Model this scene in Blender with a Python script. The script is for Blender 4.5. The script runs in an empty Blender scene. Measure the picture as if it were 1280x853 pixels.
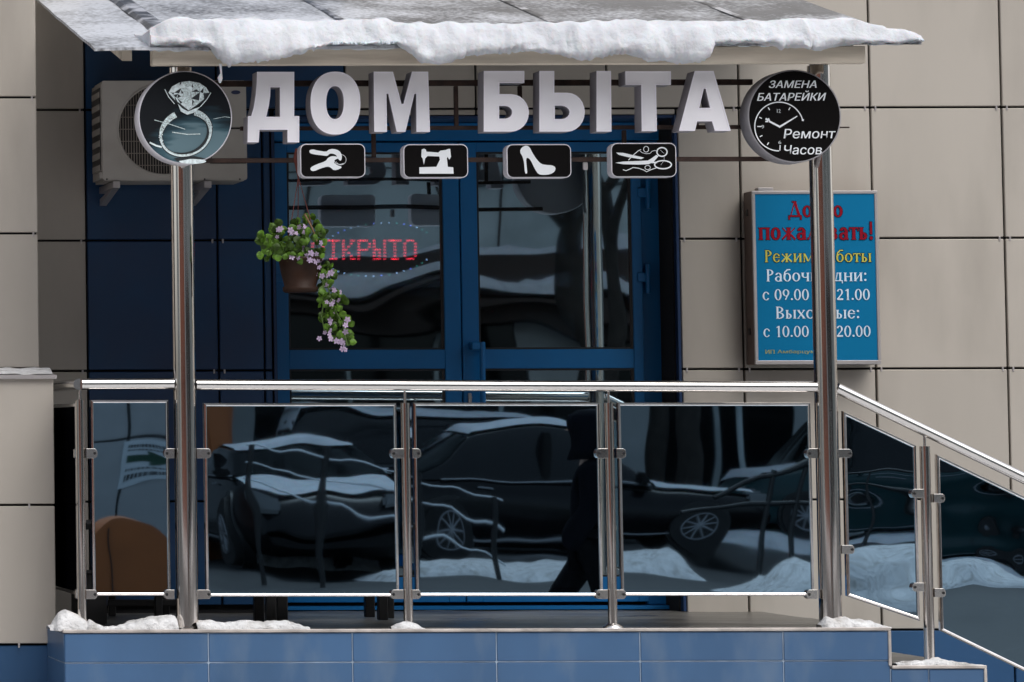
import bpy, bmesh, math, random
from mathutils import Vector, Matrix, noise
from mathutils.geometry import tessellate_polygon
random.seed(7)
SC = bpy.context.scene
COL = SC.collection
R = math.radians
# ------------------------------------------------------------------ camera, world, sun, exposure
F = 4778.0; EZ = 1.4; D = 16.0; PITCH = R(3.2); ROLL = R(0.17)
CM = (Matrix.Rotation(R(90) + PITCH, 3, 'X') @ Matrix.Rotation(-ROLL, 3, 'Z'))
CP = Vector((0, -D, EZ))
_d = CM.transposed() @ Vector((0, 1, 0))
PPX = -600 - F * _d.x / -_d.z
PPY = 550 + F * _d.y / -_d.z
cam = bpy.data.cameras.new('camera'); camo = bpy.data.objects.new('camera', cam); COL.objects.link(camo)
camo.matrix_world = Matrix.Translation(CP) @ CM.to_4x4()
cam.sensor_width = 36; cam.lens = F / 1280 * 36
cam.shift_x = (640 - PPX) / 1280; cam.shift_y = (PPY - 426.5) / 1280
cam.clip_start = 0.1; cam.clip_end = 1000
SC.camera = camo

def W(px, py, y):
    """point of the plane at depth y that the lens sees at (px, py)"""
    d = CM @ Vector(((px - PPX) / F, -(py - PPY) / F, -1))
    t = (y + D) / d.y
    return CP + d * t
def WX(px, py, y): return W(px, py, y).x
def WZ(px, py, y): return W(px, py, y).z

wd = bpy.data.worlds.new('World'); SC.world = wd; wd.use_nodes = True
nt = wd.node_tree; bg = nt.nodes['Background']
sky = nt.nodes.new('ShaderNodeTexSky'); sky.sky_type = 'NISHITA'; sky.sun_disc = False
SUN_EL, SUN_ROT = R(56), R(150)
sky.sun_elevation = SUN_EL; sky.sun_rotation = SUN_ROT; sky.air_density = 1.0; sky.dust_density = 3.0
hs = nt.nodes.new('ShaderNodeHueSaturation'); hs.inputs['Saturation'].default_value = 0.28
nt.links.new(sky.outputs[0], hs.inputs['Color']); nt.links.new(hs.outputs[0], bg.inputs['Color'])
bg.inputs['Strength'].default_value = 0.15
sl = bpy.data.lights.new('sun', 'SUN'); sl.energy = .7; sl.angle = R(45); sl.color = (1, .96, .9)
so = bpy.data.objects.new('sun', sl); COL.objects.link(so)
sd = Vector((math.sin(SUN_ROT) * math.cos(SUN_EL), math.cos(SUN_ROT) * math.cos(SUN_EL), math.sin(SUN_EL)))
so.rotation_euler = sd.to_track_quat('Z', 'Y').to_euler(); so.location = (0, -10, 20)
SC.view_settings.view_transform = 'Standard'; SC.view_settings.look = 'None'
SC.view_settings.gamma = 1; SC.view_settings.exposure = 0.72; SC.view_settings.use_curve_mapping = False
SC.render.resolution_x = 1024; SC.render.resolution_y = 682
SC.cycles.max_bounces = 8

# ------------------------------------------------------------------ materials
MATS = {}
def mat(name, col, rough=.5, metal=0, var=.08, scale=3.0, bump=0, bscale=40., rvar=0, stretch=(1, 1, 1), emit=0,
        dirt_or_light=None, dscale=1.5, dlo=.55, dhi=.75, rnd=0, spec=.5, coat=0, sss=0):
    if name in MATS: return MATS[name]
    m = bpy.data.materials.new(name); MATS[name] = m; m.use_nodes = True
    n = m.node_tree.nodes; l = m.node_tree.links; b = n['Principled BSDF']
    b.inputs['Roughness'].default_value = rough; b.inputs['Metallic'].default_value = metal
    b.inputs['Specular IOR Level'].default_value = spec; b.inputs['Coat Weight'].default_value = coat
    if sss:
        b.inputs['Subsurface Weight'].default_value = sss; b.inputs['Subsurface Scale'].default_value = .02
    g = n.new('ShaderNodeNewGeometry'); mp = n.new('ShaderNodeMapping'); mp.inputs['Scale'].default_value = stretch
    l.new(g.outputs['Position'], mp.inputs['Vector'])
    nz = n.new('ShaderNodeTexNoise'); nz.inputs['Scale'].default_value = scale; nz.inputs['Detail'].default_value = 6
    l.new(mp.outputs[0], nz.inputs['Vector'])
    mr = n.new('ShaderNodeMapRange'); mr.inputs['From Min'].default_value = .3; mr.inputs['From Max'].default_value = .7
    mr.inputs['To Min'].default_value = 1 - var; mr.inputs['To Max'].default_value = 1 + var
    l.new(nz.outputs['Fac'], mr.inputs['Value'])
    fac = mr.outputs[0]
    if rnd:
        oi = n.new('ShaderNodeObjectInfo'); r2 = n.new('ShaderNodeMapRange')
        r2.inputs['To Min'].default_value = 1 - rnd; r2.inputs['To Max'].default_value = 1 + rnd
        l.new(oi.outputs['Random'], r2.inputs['Value'])
        mm = n.new('ShaderNodeMath'); mm.operation = 'MULTIPLY'; l.new(fac, mm.inputs[0]); l.new(r2.outputs[0], mm.inputs[1]); fac = mm.outputs[0]
    vm = n.new('ShaderNodeVectorMath'); vm.operation = 'SCALE'; vm.inputs[0].default_value = col[:3]
    l.new(fac, vm.inputs['Scale']); out = vm.outputs[0]
    if dirt_or_light:  # patches of a second tone
        n2 = n.new('ShaderNodeTexNoise'); n2.inputs['Scale'].default_value = dscale; n2.inputs['Detail'].default_value = 8
        l.new(mp.outputs[0], n2.inputs['Vector'])
        rr = n.new('ShaderNodeMapRange'); rr.inputs['From Min'].default_value = dlo; rr.inputs['From Max'].default_value = dhi
        l.new(n2.outputs['Fac'], rr.inputs['Value'])
        mx = n.new('ShaderNodeMix'); mx.data_type = 'RGBA'; l.new(rr.outputs[0], mx.inputs['Factor'])
        l.new(out, mx.inputs['A']); mx.inputs['B'].default_value = (*dirt_or_light, 1); out = mx.outputs['Result']
    l.new(out, b.inputs['Base Color'])
    if emit:
        l.new(out, b.inputs['Emission Color']); b.inputs['Emission Strength'].default_value = emit
    if rvar:
        r3 = n.new('ShaderNodeMapRange'); r3.inputs['To Min'].default_value = max(0, rough - rvar); r3.inputs['To Max'].default_value = rough + rvar
        l.new(nz.outputs['Fac'], r3.inputs['Value']); l.new(r3.outputs[0], b.inputs['Roughness'])
    if bump:
        n3 = n.new('ShaderNodeTexNoise'); n3.inputs['Scale'].default_value = bscale; n3.inputs['Detail'].default_value = 8
        l.new(mp.outputs[0], n3.inputs['Vector'])
        bp = n.new('ShaderNodeBump'); bp.inputs['Strength'].default_value = min(1, bump * 10); bp.inputs['Distance'].default_value = bump * .1
        l.new(n3.outputs['Fac'], bp.inputs['Height']); l.new(bp.outputs[0], b.inputs['Normal'])
    return m

BEIGE = mat('beige_composite', (.445, .408, .36), .42, var=.05, scale=1.3, rnd=.05, bump=.006, bscale=220, dirt_or_light=(.25, .225, .195), dscale=1.6, dlo=.5, dhi=.95, stretch=(1.6, 1.6, .45))
BLUEP = mat('blue_composite', (.010, .056, .145), .3, var=.1, scale=1.0, rnd=.08, bump=.004, bscale=200, dirt_or_light=(.030, .035, .075), dscale=1.8, dlo=.4, dhi=.9)  # second tone paints cloudy purple reflections into the panel colour
BLUEB = mat('blue_base_cladding', (.018, .072, .17), .4, var=.06, rnd=.03)
TILE = mat('blue_porcelain_tile', (.044, .106, .215), .42, var=.1, scale=2.2, rnd=.05, bump=.01, bscale=90, dirt_or_light=(.15, .20, .26), dscale=3.5, dlo=.5, dhi=.9, stretch=(1.6, 1.6, .6))
GROUT = mat('grout', (.34, .41, .50), .8, var=.35, scale=8)
DARK = mat('joint_shadow_board', (.012, .012, .014), .9)
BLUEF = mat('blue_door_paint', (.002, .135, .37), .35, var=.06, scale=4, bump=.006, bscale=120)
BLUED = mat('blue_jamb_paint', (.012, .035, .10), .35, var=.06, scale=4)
STEEL = mat('brushed_steel', (.74, .69, .65), .075, 1, var=.12, scale=20, rvar=.03, stretch=(1, 1, .04))
STEELH = mat('polished_steel_rail', (.72, .70, .68), .16, 1, var=.04, scale=20, rvar=.04, stretch=(.05, 1, 1))
CHROME = mat('chrome_frame', (.9, .86, .84), .09, 1, var=.12, scale=30)
BLACKM = mat('black_metal', (.01, .01, .011), .4, var=.2)
RUST = mat('rusty_bar', (.035, .018, .013), .7, .2, var=.5, scale=25)
WOOD = mat('weathered_wood', (.62, .55, .45), .75, var=.22, scale=14, stretch=(.12, 1, 1.6), bump=.03, bscale=60, dirt_or_light=(.30, .24, .18), dscale=5, dlo=.55, dhi=.85)
SNOW = mat('snow', (.57, .59, .625), .8, var=.07, scale=14, bump=.12, bscale=26, sss=.25, dirt_or_light=(.36, .37, .40), dscale=7, dlo=.5, dhi=.85)  # second tone puts grey dirt and grey shadow bands into the snow colour
SNOWD = mat('dirty_snow', (.60, .60, .605), .8, var=.15, scale=12, bump=.2, bscale=30, dirt_or_light=(.26, .24, .215), dscale=11, dlo=.5, dhi=.78)
WHITEP = mat('white_plastic', (.72, .70, .75), .35, var=.04, scale=8)
LFACE = mat('letter_face', (.78, .77, .81), .4, var=.05, scale=3)
LRIM = mat('letter_rim', (.82, .80, .87), .4, var=.04)
LSIDE = mat('letter_side', (.33, .315, .345), .5, var=.1)
BFACE = mat('black_sign_face', (.005, .0045, .0045), .6, var=.1, spec=.05)
WGFX = mat('white_print', (.72, .75, .78), .5, var=.03)
WGFX2 = mat('pale_print', (.45, .48, .50), .5, var=.05)
SBLUE = mat('sign_blue_vinyl', (.0, .15, .32), .6, var=.03, spec=.12)
SRED = mat('sign_red_print', (.24, .004, .015), .6, spec=.1); SDARK = mat('sign_dark_outline', (.004, .012, .03), .6, spec=.1)
SYEL = mat('sign_yellow_print', (.50, .48, .08), .4); SWHITE = mat('sign_white_print', (.62, .74, .84), .4)
ALU = mat('aluminium_profile', (.52, .49, .49), .35, .6, var=.1); ALUB = mat('brown_sign_side', (.17, .12, .105), .5, .3, var=.15)
ACB = mat('ac_beige_paint', (.37, .35, .32), .5, var=.08, scale=4, dirt_or_light=(.26, .24, .21), dscale=3, dlo=.5, dhi=.9)
CONC = mat('wet_concrete', (.11, .105, .095), .35, var=.35, scale=5, rvar=.2, stretch=(.35, 1.5, 1), bump=.04, bscale=50, dirt_or_light=(.24, .235, .23), dscale=3, dlo=.5, dhi=.7)
TRIM = mat('tile_edge_trim', (.45, .41, .38), .4, .3, var=.3, scale=12)
POT = mat('brown_pot', (.022, .010, .006), .5, spec=.15, var=.3, scale=14, bump=.03, bscale=30)
LEAF = mat('leaf_green', (.060, .125, .012), .5, var=.5, spec=.25, scale=60, rnd=.6)
PETAL = mat('petal_lilac', (.34, .26, .38), .6, var=.2, scale=60, rnd=.3); STEM = mat('stem_green', (.06, .11, .02), .6)
ROPE = mat('red_cord', (.13, .03, .022), .8, var=.3, scale=40)
ASPH = mat('asphalt', (.028, .029, .031), .7, var=.25, scale=3, bump=.05, bscale=60, dirt_or_light=(.35, .36, .38), dscale=.35, dlo=.64, dhi=.8)

def roof_mat():
    m = mat('frosted_roof_sheet', (.115, .118, .125), .45, .0, var=.3, scale=6, stretch=(1, .5, .5), bump=.05, bscale=55)
    n = m.node_tree.nodes; l = m.node_tree.links; b = n['Principled BSDF']
    g = n.new('ShaderNodeNewGeometry'); sx = n.new('ShaderNodeSeparateXYZ'); l.new(g.outputs['Position'], sx.inputs[0])
    z = n.new('ShaderNodeTexNoise'); z.inputs['Scale'].default_value = 2.2; z.inputs['Detail'].default_value = 10; l.new(g.outputs['Position'], z.inputs['Vector'])
    z2 = n.new('ShaderNodeTexNoise'); z2.inputs['Scale'].default_value = 45; z2.inputs['Detail'].default_value = 6; l.new(g.outputs['Position'], z2.inputs['Vector'])
    # frost cover thins out towards the right end of the roof (a real difference of the thing)
    mr = n.new('ShaderNodeMapRange'); mr.inputs['From Min'].default_value = 2.2; mr.inputs['From Max'].default_value = 4.6
    mr.inputs['To Min'].default_value = .2; mr.inputs['To Max'].default_value = -.04; l.new(sx.outputs['X'], mr.inputs['Value'])
    a = n.new('ShaderNodeMath'); l.new(mr.outputs[0], a.inputs[0]); l.new(z.outputs['Fac'], a.inputs[1])
    c = n.new('ShaderNodeMath'); c.operation = 'MULTIPLY_ADD'; c.inputs[1].default_value = .8; l.new(z2.outputs['Fac'], c.inputs[0]); l.new(a.outputs[0], c.inputs[2])
    rr = n.new('ShaderNodeMapRange'); rr.inputs['From Min'].default_value = .80; rr.inputs['From Max'].default_value = 1.12; l.new(c.outputs[0], rr.inputs['Value'])
    src = b.inputs['Base Color'].links[0].from_socket
    mx = n.new('ShaderNodeMix'); mx.data_type = 'RGBA'; l.new(rr.outputs[0], mx.inputs['Factor']); l.new(src, mx.inputs['A'])
    mx.inputs['B'].default_value = (.50, .52, .56, 1); l.new(mx.outputs['Result'], b.inputs['Base Color'])
    return m
ROOF = roof_mat()

def mirror_glass(name, tint, back, fac, see=None):
    m = bpy.data.materials.new(name); m.use_nodes = True; n = m.node_tree.nodes; l = m.node_tree.links
    n.remove(n['Principled BSDF']); o = n['Material Output']
    g = n.new('ShaderNodeBsdfGlossy'); g.inputs['Color'].default_value = (*tint, 1); g.inputs['Roughness'].default_value = .012
    if see: b = n.new('ShaderNodeBsdfTransparent'); b.inputs['Color'].default_value = (*see, 1)
    else: b = n.new('ShaderNodeBsdfDiffuse'); b.inputs['Color'].default_value = (*back, 1)
    nz = n.new('ShaderNodeTexNoise'); nz.inputs['Scale'].default_value = 7; ge = n.new('ShaderNodeNewGeometry'); l.new(ge.outputs['Position'], nz.inputs['Vector'])
    mr = n.new('ShaderNodeMapRange'); mr.inputs['To Min'].default_value = fac - .02; mr.inputs['To Max'].default_value = fac + .02; l.new(nz.outputs['Fac'], mr.inputs['Value'])
    x = n.new('ShaderNodeMixShader'); l.new(mr.outputs[0], x.inputs[0]); l.new(b.outputs[0], x.inputs[1]); l.new(g.outputs[0], x.inputs[2])
    l.new(x.outputs[0], o.inputs['Surface']); return m
MIRROR = mirror_glass('blue_mirror_glass', (.29, .43, .55), (.002, .003, .004), .93)
DGLASS = mirror_glass('door_glass', (.50, .66, .76), None, .64, (.6, .62, .66))

# ------------------------------------------------------------------ geometry helpers
class G:
    def __init__(s): s.v = []; s.f = []; s.s = []; s.m = []
    def add(s, vs, fs, smooth=False, mi=0):
        o = len(s.v); s.v += [Vector(v) for v in vs]
        for f in fs: s.f.append([o + i for i in f]); s.s.append(smooth); s.m.append(mi)
        return s
    def box(s, a, b, bev=0, mi=0):
        x0, x1 = sorted((a[0], b[0])); y0, y1 = sorted((a[1], b[1])); z0, z1 = sorted((a[2], b[2]))
        if bev:
            bm = bmesh.new(); bmesh.ops.create_cube(bm, size=1)
            for v in bm.verts: v.co = Vector(((x0 + x1) / 2 + v.co.x * (x1 - x0), (y0 + y1) / 2 + v.co.y * (y1 - y0), (z0 + z1) / 2 + v.co.z * (z1 - z0)))
            bmesh.ops.bevel(bm, geom=bm.edges[:], offset=bev, segments=1 if bev < .006 else 2, affect='EDGES')
            bm.verts.index_update(); s.add([v.co.copy() for v in bm.verts], [[v.index for v in f.verts] for f in bm.faces], False, mi); bm.free(); return s
        vs = [(x0, y0, z0), (x1, y0, z0), (x1, y1, z0), (x0, y1, z0), (x0, y0, z1), (x1, y0, z1), (x1, y1, z1), (x0, y1, z1)]
        return s.add(vs, [(0, 3, 2, 1), (4, 5, 6, 7), (0, 1, 5, 4), (1, 2, 6, 5), (2, 3, 7, 6), (3, 0, 4, 7)], False, mi)
    def tube(s, pts, r, n=12, mi=0, caps=True):
        pts = [Vector(p) for p in pts]; rs = r if isinstance(r, (list, tuple)) else [r] * len(pts)
        o = len(s.v); up = None
        for i, p in enumerate(pts):
            t = (pts[min(i + 1, len(pts) - 1)] - pts[max(i - 1, 0)]).normalized()
            if up is None: up = Vector((0, 0, 1)) if abs(t.z) < .9 else Vector((0, 1, 0))
            a = t.cross(up).normalized(); b = t.cross(a).normalized()
            k = 1
            if 0 < i < len(pts) - 1:
                c = (pts[i + 1] - p).normalized().dot(t); k = 1 / max(c, .5)
            for j in range(n):
                an = 2 * math.pi * j / n; s.v.append(p + (a * math.cos(an) + b * math.sin(an)) * rs[i] * (k if 0 < i < len(pts) - 1 else 1))
        for i in range(len(pts) - 1):
            for j in range(n):
                s.f.append([o + i * n + j, o + i * n + (j + 1) % n, o + (i + 1) * n + (j + 1) % n, o + (i + 1) * n + j]); s.s.append(True); s.m.append(mi)
        if caps:
            e0 = [Vector(v) for v in s.v[o:o + n]]; e1 = [Vector(v) for v in s.v[o + (len(pts) - 1) * n:o + len(pts) * n]]
            s.add(e0, [list(range(n))[::-1]], False, mi); s.add(e1, [list(range(n))], False, mi)
        return s
    def prism(s, poly, holes, y0, y1, mi=0, side=None):
        """outline in x, z, pushed from y0 (front) back to y1"""
        loops = [poly] + list(holes); pl = [[Vector((x, z, 0)) for x, z in lp] for lp in loops]
        tr = tessellate_polygon(pl); flat = [p for lp in loops for p in lp]
        nn = len(flat); o = len(s.v)
        s.v += [Vector((x, y0, z)) for x, z in flat] + [Vector((x, y1, z)) for x, z in flat]
        for t in tr:
            a, b, c = [flat[i] for i in t]; area = (b[0] - a[0]) * (c[1] - a[1]) - (b[1] - a[1]) * (c[0] - a[0])
            if abs(area) < 1e-12: continue
            t = list(t) if area > 0 else list(t)[::-1]
            s.f.append([o + i for i in t]); s.s.append(False); s.m.append(mi)
            s.f.append([o + nn + i for i in t[::-1]]); s.s.append(False); s.m.append(mi)
        k = 0
        for lp in loops:
            n = len(lp)
            for i in range(n):
                s.f.append([o + k + i, o + nn + k + i, o + nn + k + (i + 1) % n, o + k + (i + 1) % n]); s.s.append(False); s.m.append(mi if side is None else side)
            k += n
        return s
    def grid(s, rows, smooth=True, mi=0, closed=False):
        o = len(s.v); m = len(rows[0])
        for r in rows: s.v += [Vector(p) for p in r]
        for i in range(len(rows) - 1):
            for j in range(m if closed else m - 1):
                s.f.append([o + i * m + j, o + i * m + (j + 1) % m, o + (i + 1) * m + (j + 1) % m, o + (i + 1) * m + j]); s.s.append(smooth); s.m.append(mi)
        return s
    def cap(s, ring, mi=0):
        return s.add(ring, [list(range(len(ring)))], False, mi)
    def build(s, name, mats, parent=None, loc=None, fix=True):
        mats = mats if isinstance(mats, (list, tuple)) else [mats]
        base = Vector(loc) if loc else (parent.get('_o') and Vector(parent['_o']) or Vector((0, 0, 0))) if parent else Vector((0, 0, 0))
        me = bpy.data.meshes.new(name); me.from_pydata([v - base for v in s.v], [], s.f)
        for m in mats: me.materials.append(m)
        for i, p in enumerate(me.polygons): p.use_smooth = s.s[i]; p.material_index = s.m[i]
        if fix:
            bm = bmesh.new(); bm.from_mesh(me); bmesh.ops.recalc_face_normals(bm, faces=bm.faces[:]); bm.to_mesh(me); bm.free()
        me.update(); o = bpy.data.objects.new(name, me); COL.objects.link(o)
        if parent: o.parent = parent; o.location = base - Vector(absloc(parent))
        else: o.location = base
        o['_o'] = list(base)
        return o
def absloc(o):
    v = Vector(o.location)
    while o.parent: o = o.parent; v += Vector(o.location)
    return v
def thing(name, loc, label, cat, group=None):
    o = bpy.data.objects.new(name, None); COL.objects.link(o); o.location = loc; o['_o'] = list(loc); o.empty_display_size = .1
    o['label'] = label; o['category'] = cat
    if group: o['group'] = group
    return o
def tag(o, label, cat, group=None):
    o['label'] = label; o['category'] = cat
    if group: o['group'] = group
    return o
def structure(o): o['kind'] = 'structure'; return o
def stuff(o, label=None, cat=None):
    o['kind'] = 'stuff'
    if label: o['label'] = label
    if cat: o['category'] = cat
    return o
def link_copy(src, parent, loc):
    c = src.copy(); COL.objects.link(c); c.parent = parent; c.location = Vector(loc) - absloc(parent); return c
def copy_tree(o, parent=None):
    c = o.copy(); COL.objects.link(c); c.parent = parent
    for ch in [x for x in COL.objects if x.parent == o]: copy_tree(ch, c)
    return c
def text_mesh(body, size, bold=0, shear=0):
    cu = bpy.data.curves.new('t', 'FONT'); cu.body = body; cu.size = size; cu.offset = bold; cu.shear = shear; cu.resolution_u = 3
    cu.align_x = 'CENTER'; cu.align_y = 'CENTER'
    ob = bpy.data.objects.new('t', cu); COL.objects.link(ob); bpy.context.view_layer.update()
    me = bpy.data.meshes.new_from_object(ob.evaluated_get(bpy.context.evaluated_depsgraph_get()))
    vs = [v.co.copy() for v in me.vertices]; fs = [list(p.vertices) for p in me.polygons]
    bpy.data.objects.remove(ob); bpy.data.curves.remove(cu); bpy.data.meshes.remove(me); return vs, fs
def put_text(g, body, x0, x1, z0, z1, y, bold=.0, shear=0, mi=0):
    """print lettering into the box x0..x1, z0..z1 of plane y"""
    vs, fs = text_mesh(body, 1, 0, shear)
    if bold:
        for k, dx in enumerate((-.5, .5)): put_text(g, body, x0 + dx * bold * .05, x1 + dx * bold * .05, z0, z1, y - .0001 * (k + 1), 0, shear, mi)
    a = min(v.x for v in vs); b = max(v.x for v in vs); c = min(v.y for v in vs); d = max(v.y for v in vs)
    g.add([(x0 + (v.x - a) / (b - a) * (x1 - x0), y, z0 + (v.y - c) / (d - c) * (z1 - z0)) for v in vs], fs, False, mi)
def ellipse(cx, cz, rx, rz, n=40, a0=0, a1=360, rot=0):
    out = []
    full = abs(a1 - a0) >= 360
    for i in range(n if full else n + 1):
        a = R(a0 + (a1 - a0) * i / n); x = rx * math.cos(a); z = rz * math.sin(a)
        out.append((cx + x * math.cos(rot) - z * math.sin(rot), cz + x * math.sin(rot) + z * math.cos(rot)))
    return out
def stroke(g, pts, w, y, mi=0, closed=False):
    """flat printed line of width w through pts (x, z)"""
    P = [Vector(p) for p in pts]; n = len(P); L = []; Rr = []
    for i in range(n):
        a = P[(i - 1) % n] if closed or i else P[0]; b = P[(i + 1) % n] if closed or i < n - 1 else P[-1]
        t = (b - a).normalized() if (b - a).length > 1e-9 else Vector((1, 0)); nn = Vector((-t.y, t.x)); ww = (w[i] if isinstance(w, list) else w) / 2
        L.append(P[i] + nn * ww); Rr.append(P[i] - nn * ww)
    o = [(p.x, y, p.y) for p in L] + [(p.x, y, p.y) for p in Rr]
    g.add(o, [[i, (i + 1) % n, n + (i + 1) % n, n + i] for i in range(n if closed else n - 1)], False, mi)
# ================================================================== setting: ground
g = G(); n = 40
rows = []
for i in range(n + 1):
    yy = -120 + 150 * i / n
    rows.append([(-90 + 200 * j / n, yy, 0) for j in range(n + 1)])
g.grid(rows, False); structure(g.build('street_asphalt', ASPH))

YW = 1.5; YP = .875; YB = .4
DZ = WZ(600, 787, -.1)                      # deck level
XC = lambda px: WX(px, 300, YW)             # upright joints of the wall, read at mid height
# ------------------------------------------------------------------ shop building, clad in composite panels
bld = thing('shop_building', (WX(600, 700, YW), YW, 0), 'shop building clad in beige and dark blue panels with a blue glazed double door', 'building')
PCACHE = {}
def panel(x0, x1, z0, z1, y, m, parent, name='cladding_panel', gap=.0048, t=.022):
    x0 += gap; x1 -= gap; z0 += gap; z1 -= gap
    if x1 - x0 < .01 or z1 - z0 < .01: return
    key = (round(x1 - x0, 4), round(z1 - z0, 4), m.name, name)
    c = Vector(((x0 + x1) / 2, y, (z0 + z1) / 2)) + Vector((0, random.uniform(-.0012, .0012), 0))
    if key in PCACHE: return link_copy(PCACHE[key], parent, c)
    g = G(); w = (x1 - x0) / 2; h = (z1 - z0) / 2; g.box((-w, 0, -h), (w, t, h), .003)
    o = g.build(name, m, parent, (0, 0, 0)); o.location = c - absloc(parent); PCACHE[key] = o; return o
ZJ = [WZ(600, y, YW) for y in (-192, -27.5, 136, 299.5, 462.5, 626, 789)]          # level joints of the wall
ZJ = [ZJ[0] + 1.2, ZJ[0] + .6] + ZJ
DX0 = WX(343, 460, YW); DX1 = WX(851, 460, YW); DTOP = WZ(600, 145, YW)
xj = [XC(p) for p in (48, 108)]; bl = [XC(p) for p in (108, 272, 329)] + [DX0 - .004]
rt = [DX1 + .004] + [XC(927 + 164.5 * k) for k in range(0, 6)]
tp = [XC(108 + 164.5 * k) for k in range(0, 2)] + [XC(434), XC(598), XC(762), XC(927)]
for i in range(len(ZJ) - 1):
    z1, z0 = ZJ[i], ZJ[i + 1]
    if i < len(ZJ) - 1: panel(xj[0] - .3, xj[1], z0, z1, YW, BEIGE, bld)
    if z0 > DTOP - .05:                     # above the door
        for a, b in zip(tp[:-1], tp[1:]): panel(a, b, z0, z1, YW, BLUEP if a < XC(420) else BEIGE, bld)
        for a, b in zip(rt[1:-1], rt[2:]): panel(a, b, z0, z1, YW, BEIGE, bld)
    else:
        for a, b in zip(bl[:-1], bl[1:]): panel(a, b, max(z0, DZ + .03), z1, YW, BLUEP, bld)
        for a, b in zip(rt[:-1], rt[1:]): panel(a, b, z0, z1, YW, BEIGE, bld)
        if abs(z1 - ZJ[4]) < .01:            # course that the door head cuts
            panel(XC(108 + 164.5 * 1.0), DX0 + .0, z1, z1, YW, BLUEP, bld)
# strip over the door head, between the joint and the frame
zz = ZJ[4]
for a, b in ((DX0 + .01, XC(434)),): panel(a, b, DTOP, zz, YW, BLUEP, bld)
for a, b in ((XC(434), XC(598)), (XC(598), XC(762)), (XC(762), DX1)): panel(a, b, DTOP, zz, YW, BEIGE, bld)
for a, b in zip(rt[:-1], rt[1:]): panel(a, b, -.02, ZJ[-1], YW + .003, BLUEB, bld, 'base_panel')
# projecting pier and lower block at the left
PX1 = WX(48.5, 300, YP); BX1 = WX(70, 640, YB)
pz = [WZ(20, y, YP) for y in (-389, -219, -49, 122, 292, 461)]
for z1, z0 in zip(pz[:-1], pz[1:]):
    panel(PX1 - .9, PX1 - .3 + .0, z0, z1, YP, BEIGE, bld); panel(PX1 - .3, PX1, z0, z1, YP, BEIGE, bld)
bz = [WZ(35, y, YB) for y in (470, 631.5, 806)] + [-.02]
panel(BX1 - 1.0, BX1 - .0, bz[1], bz[0], YB, BEIGE, bld); panel(BX1 - 1.0, BX1, bz[2], bz[1], YB, BEIGE, bld)
panel(BX1 - 1.0, BX1 - .0, bz[3], bz[2], YB + .012, BLUEB, bld, 'base_panel')
# wall cores behind the joints
g = G(); g.box((PX1 - 3, YW + .03, 0), (DX0 + .02, 6.0, ZJ[0])); g.box((DX1 - .02, YW + .03, 0), (XC(1800), 6.0, ZJ[0])); g.box((DX0 + .02, YW + .03, DTOP + .02), (DX1 - .02, 6.0, ZJ[0]))
g.box((PX1 - 3, YP + .025, 0), (PX1 - .008, YW + .028, pz[0])); g.box((BX1 - 3, YB + .04, 0), (BX1 - .01, YW + .026, bz[0] - .01))
g.build('wall', DARK, bld)
# return faces of pier and block
for (x, y0, y1, zs, m) in ((PX1, YP + .02, YW, pz, BEIGE), (BX1, YB + .02, YP + .3, bz[:3], BEIGE)):
    for z1, z0 in zip(zs[:-1], zs[1:]):
        g = G(); g.box((x - .012, y0, z0 + .006), (x - .003, y1, z1 - .006), .002); g.build('cladding_panel', m, bld)
# sloping sill of the block with a thin snow cover
g = G(); a = W(50, 461, YP - .005); b = W(71, 469, YB - .02)
g.add([(BX1 - 1.2, a.y, a.z), (a.x, a.y, a.z), (b.x, b.y, b.z), (BX1 - 1.2, b.y, b.z), (BX1 - 1.2, a.y, a.z - .012), (a.x, a.y, a.z - .012), (b.x, b.y, b.z - .016), (BX1 - 1.2, b.y, b.z - .016)],
      [(0, 1, 2, 3), (4, 7, 6, 5), (3, 2, 6, 7), (1, 5, 6, 2), (0, 4, 5, 1), (0, 3, 7, 4)]); g.build('sill', ALU, bld)
# clips that pin the panels at the joints
g = G()
def clip(x, z, y, s=.011):
    for dx in (-1, 1): g.box((x + dx * .026 - s / 2, y - .006, z + .012 - s), (x + dx * .026 + s / 2, y + .004, z - .012), .001)
def clip2(x, z, y, side):
    g.box((x + side * .024 - .004, y - .003, z - .014), (x + side * .024 + .004, y + .004, z + .006), .001)
for x in rt[1:-1]:
    for z in ZJ[3:]:
        for s_ in (-1, 1): clip2(x, z, YW, s_)
for z in ZJ[5:]: clip2(rt[0] - .0, z, YW, 1)
for z in ZJ[2:]: clip2(xj[1], z, YW, -1)
for z in pz[1:]: clip2(PX1 - .0, z, YP, -1)
for z in pz[1:-1]: clip2(PX1 - .3, z, YP, -1)
clip2(BX1 - .09, bz[1], YB, -1); clip2(BX1 - .14, bz[2], YB, -1)
for z in ZJ[4:7]:
    clip2(bl[1], z, YW, -1); clip2(bl[1], z, YW, 1)
stuff(g.build('panel_clips', ALU, bld))

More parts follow.
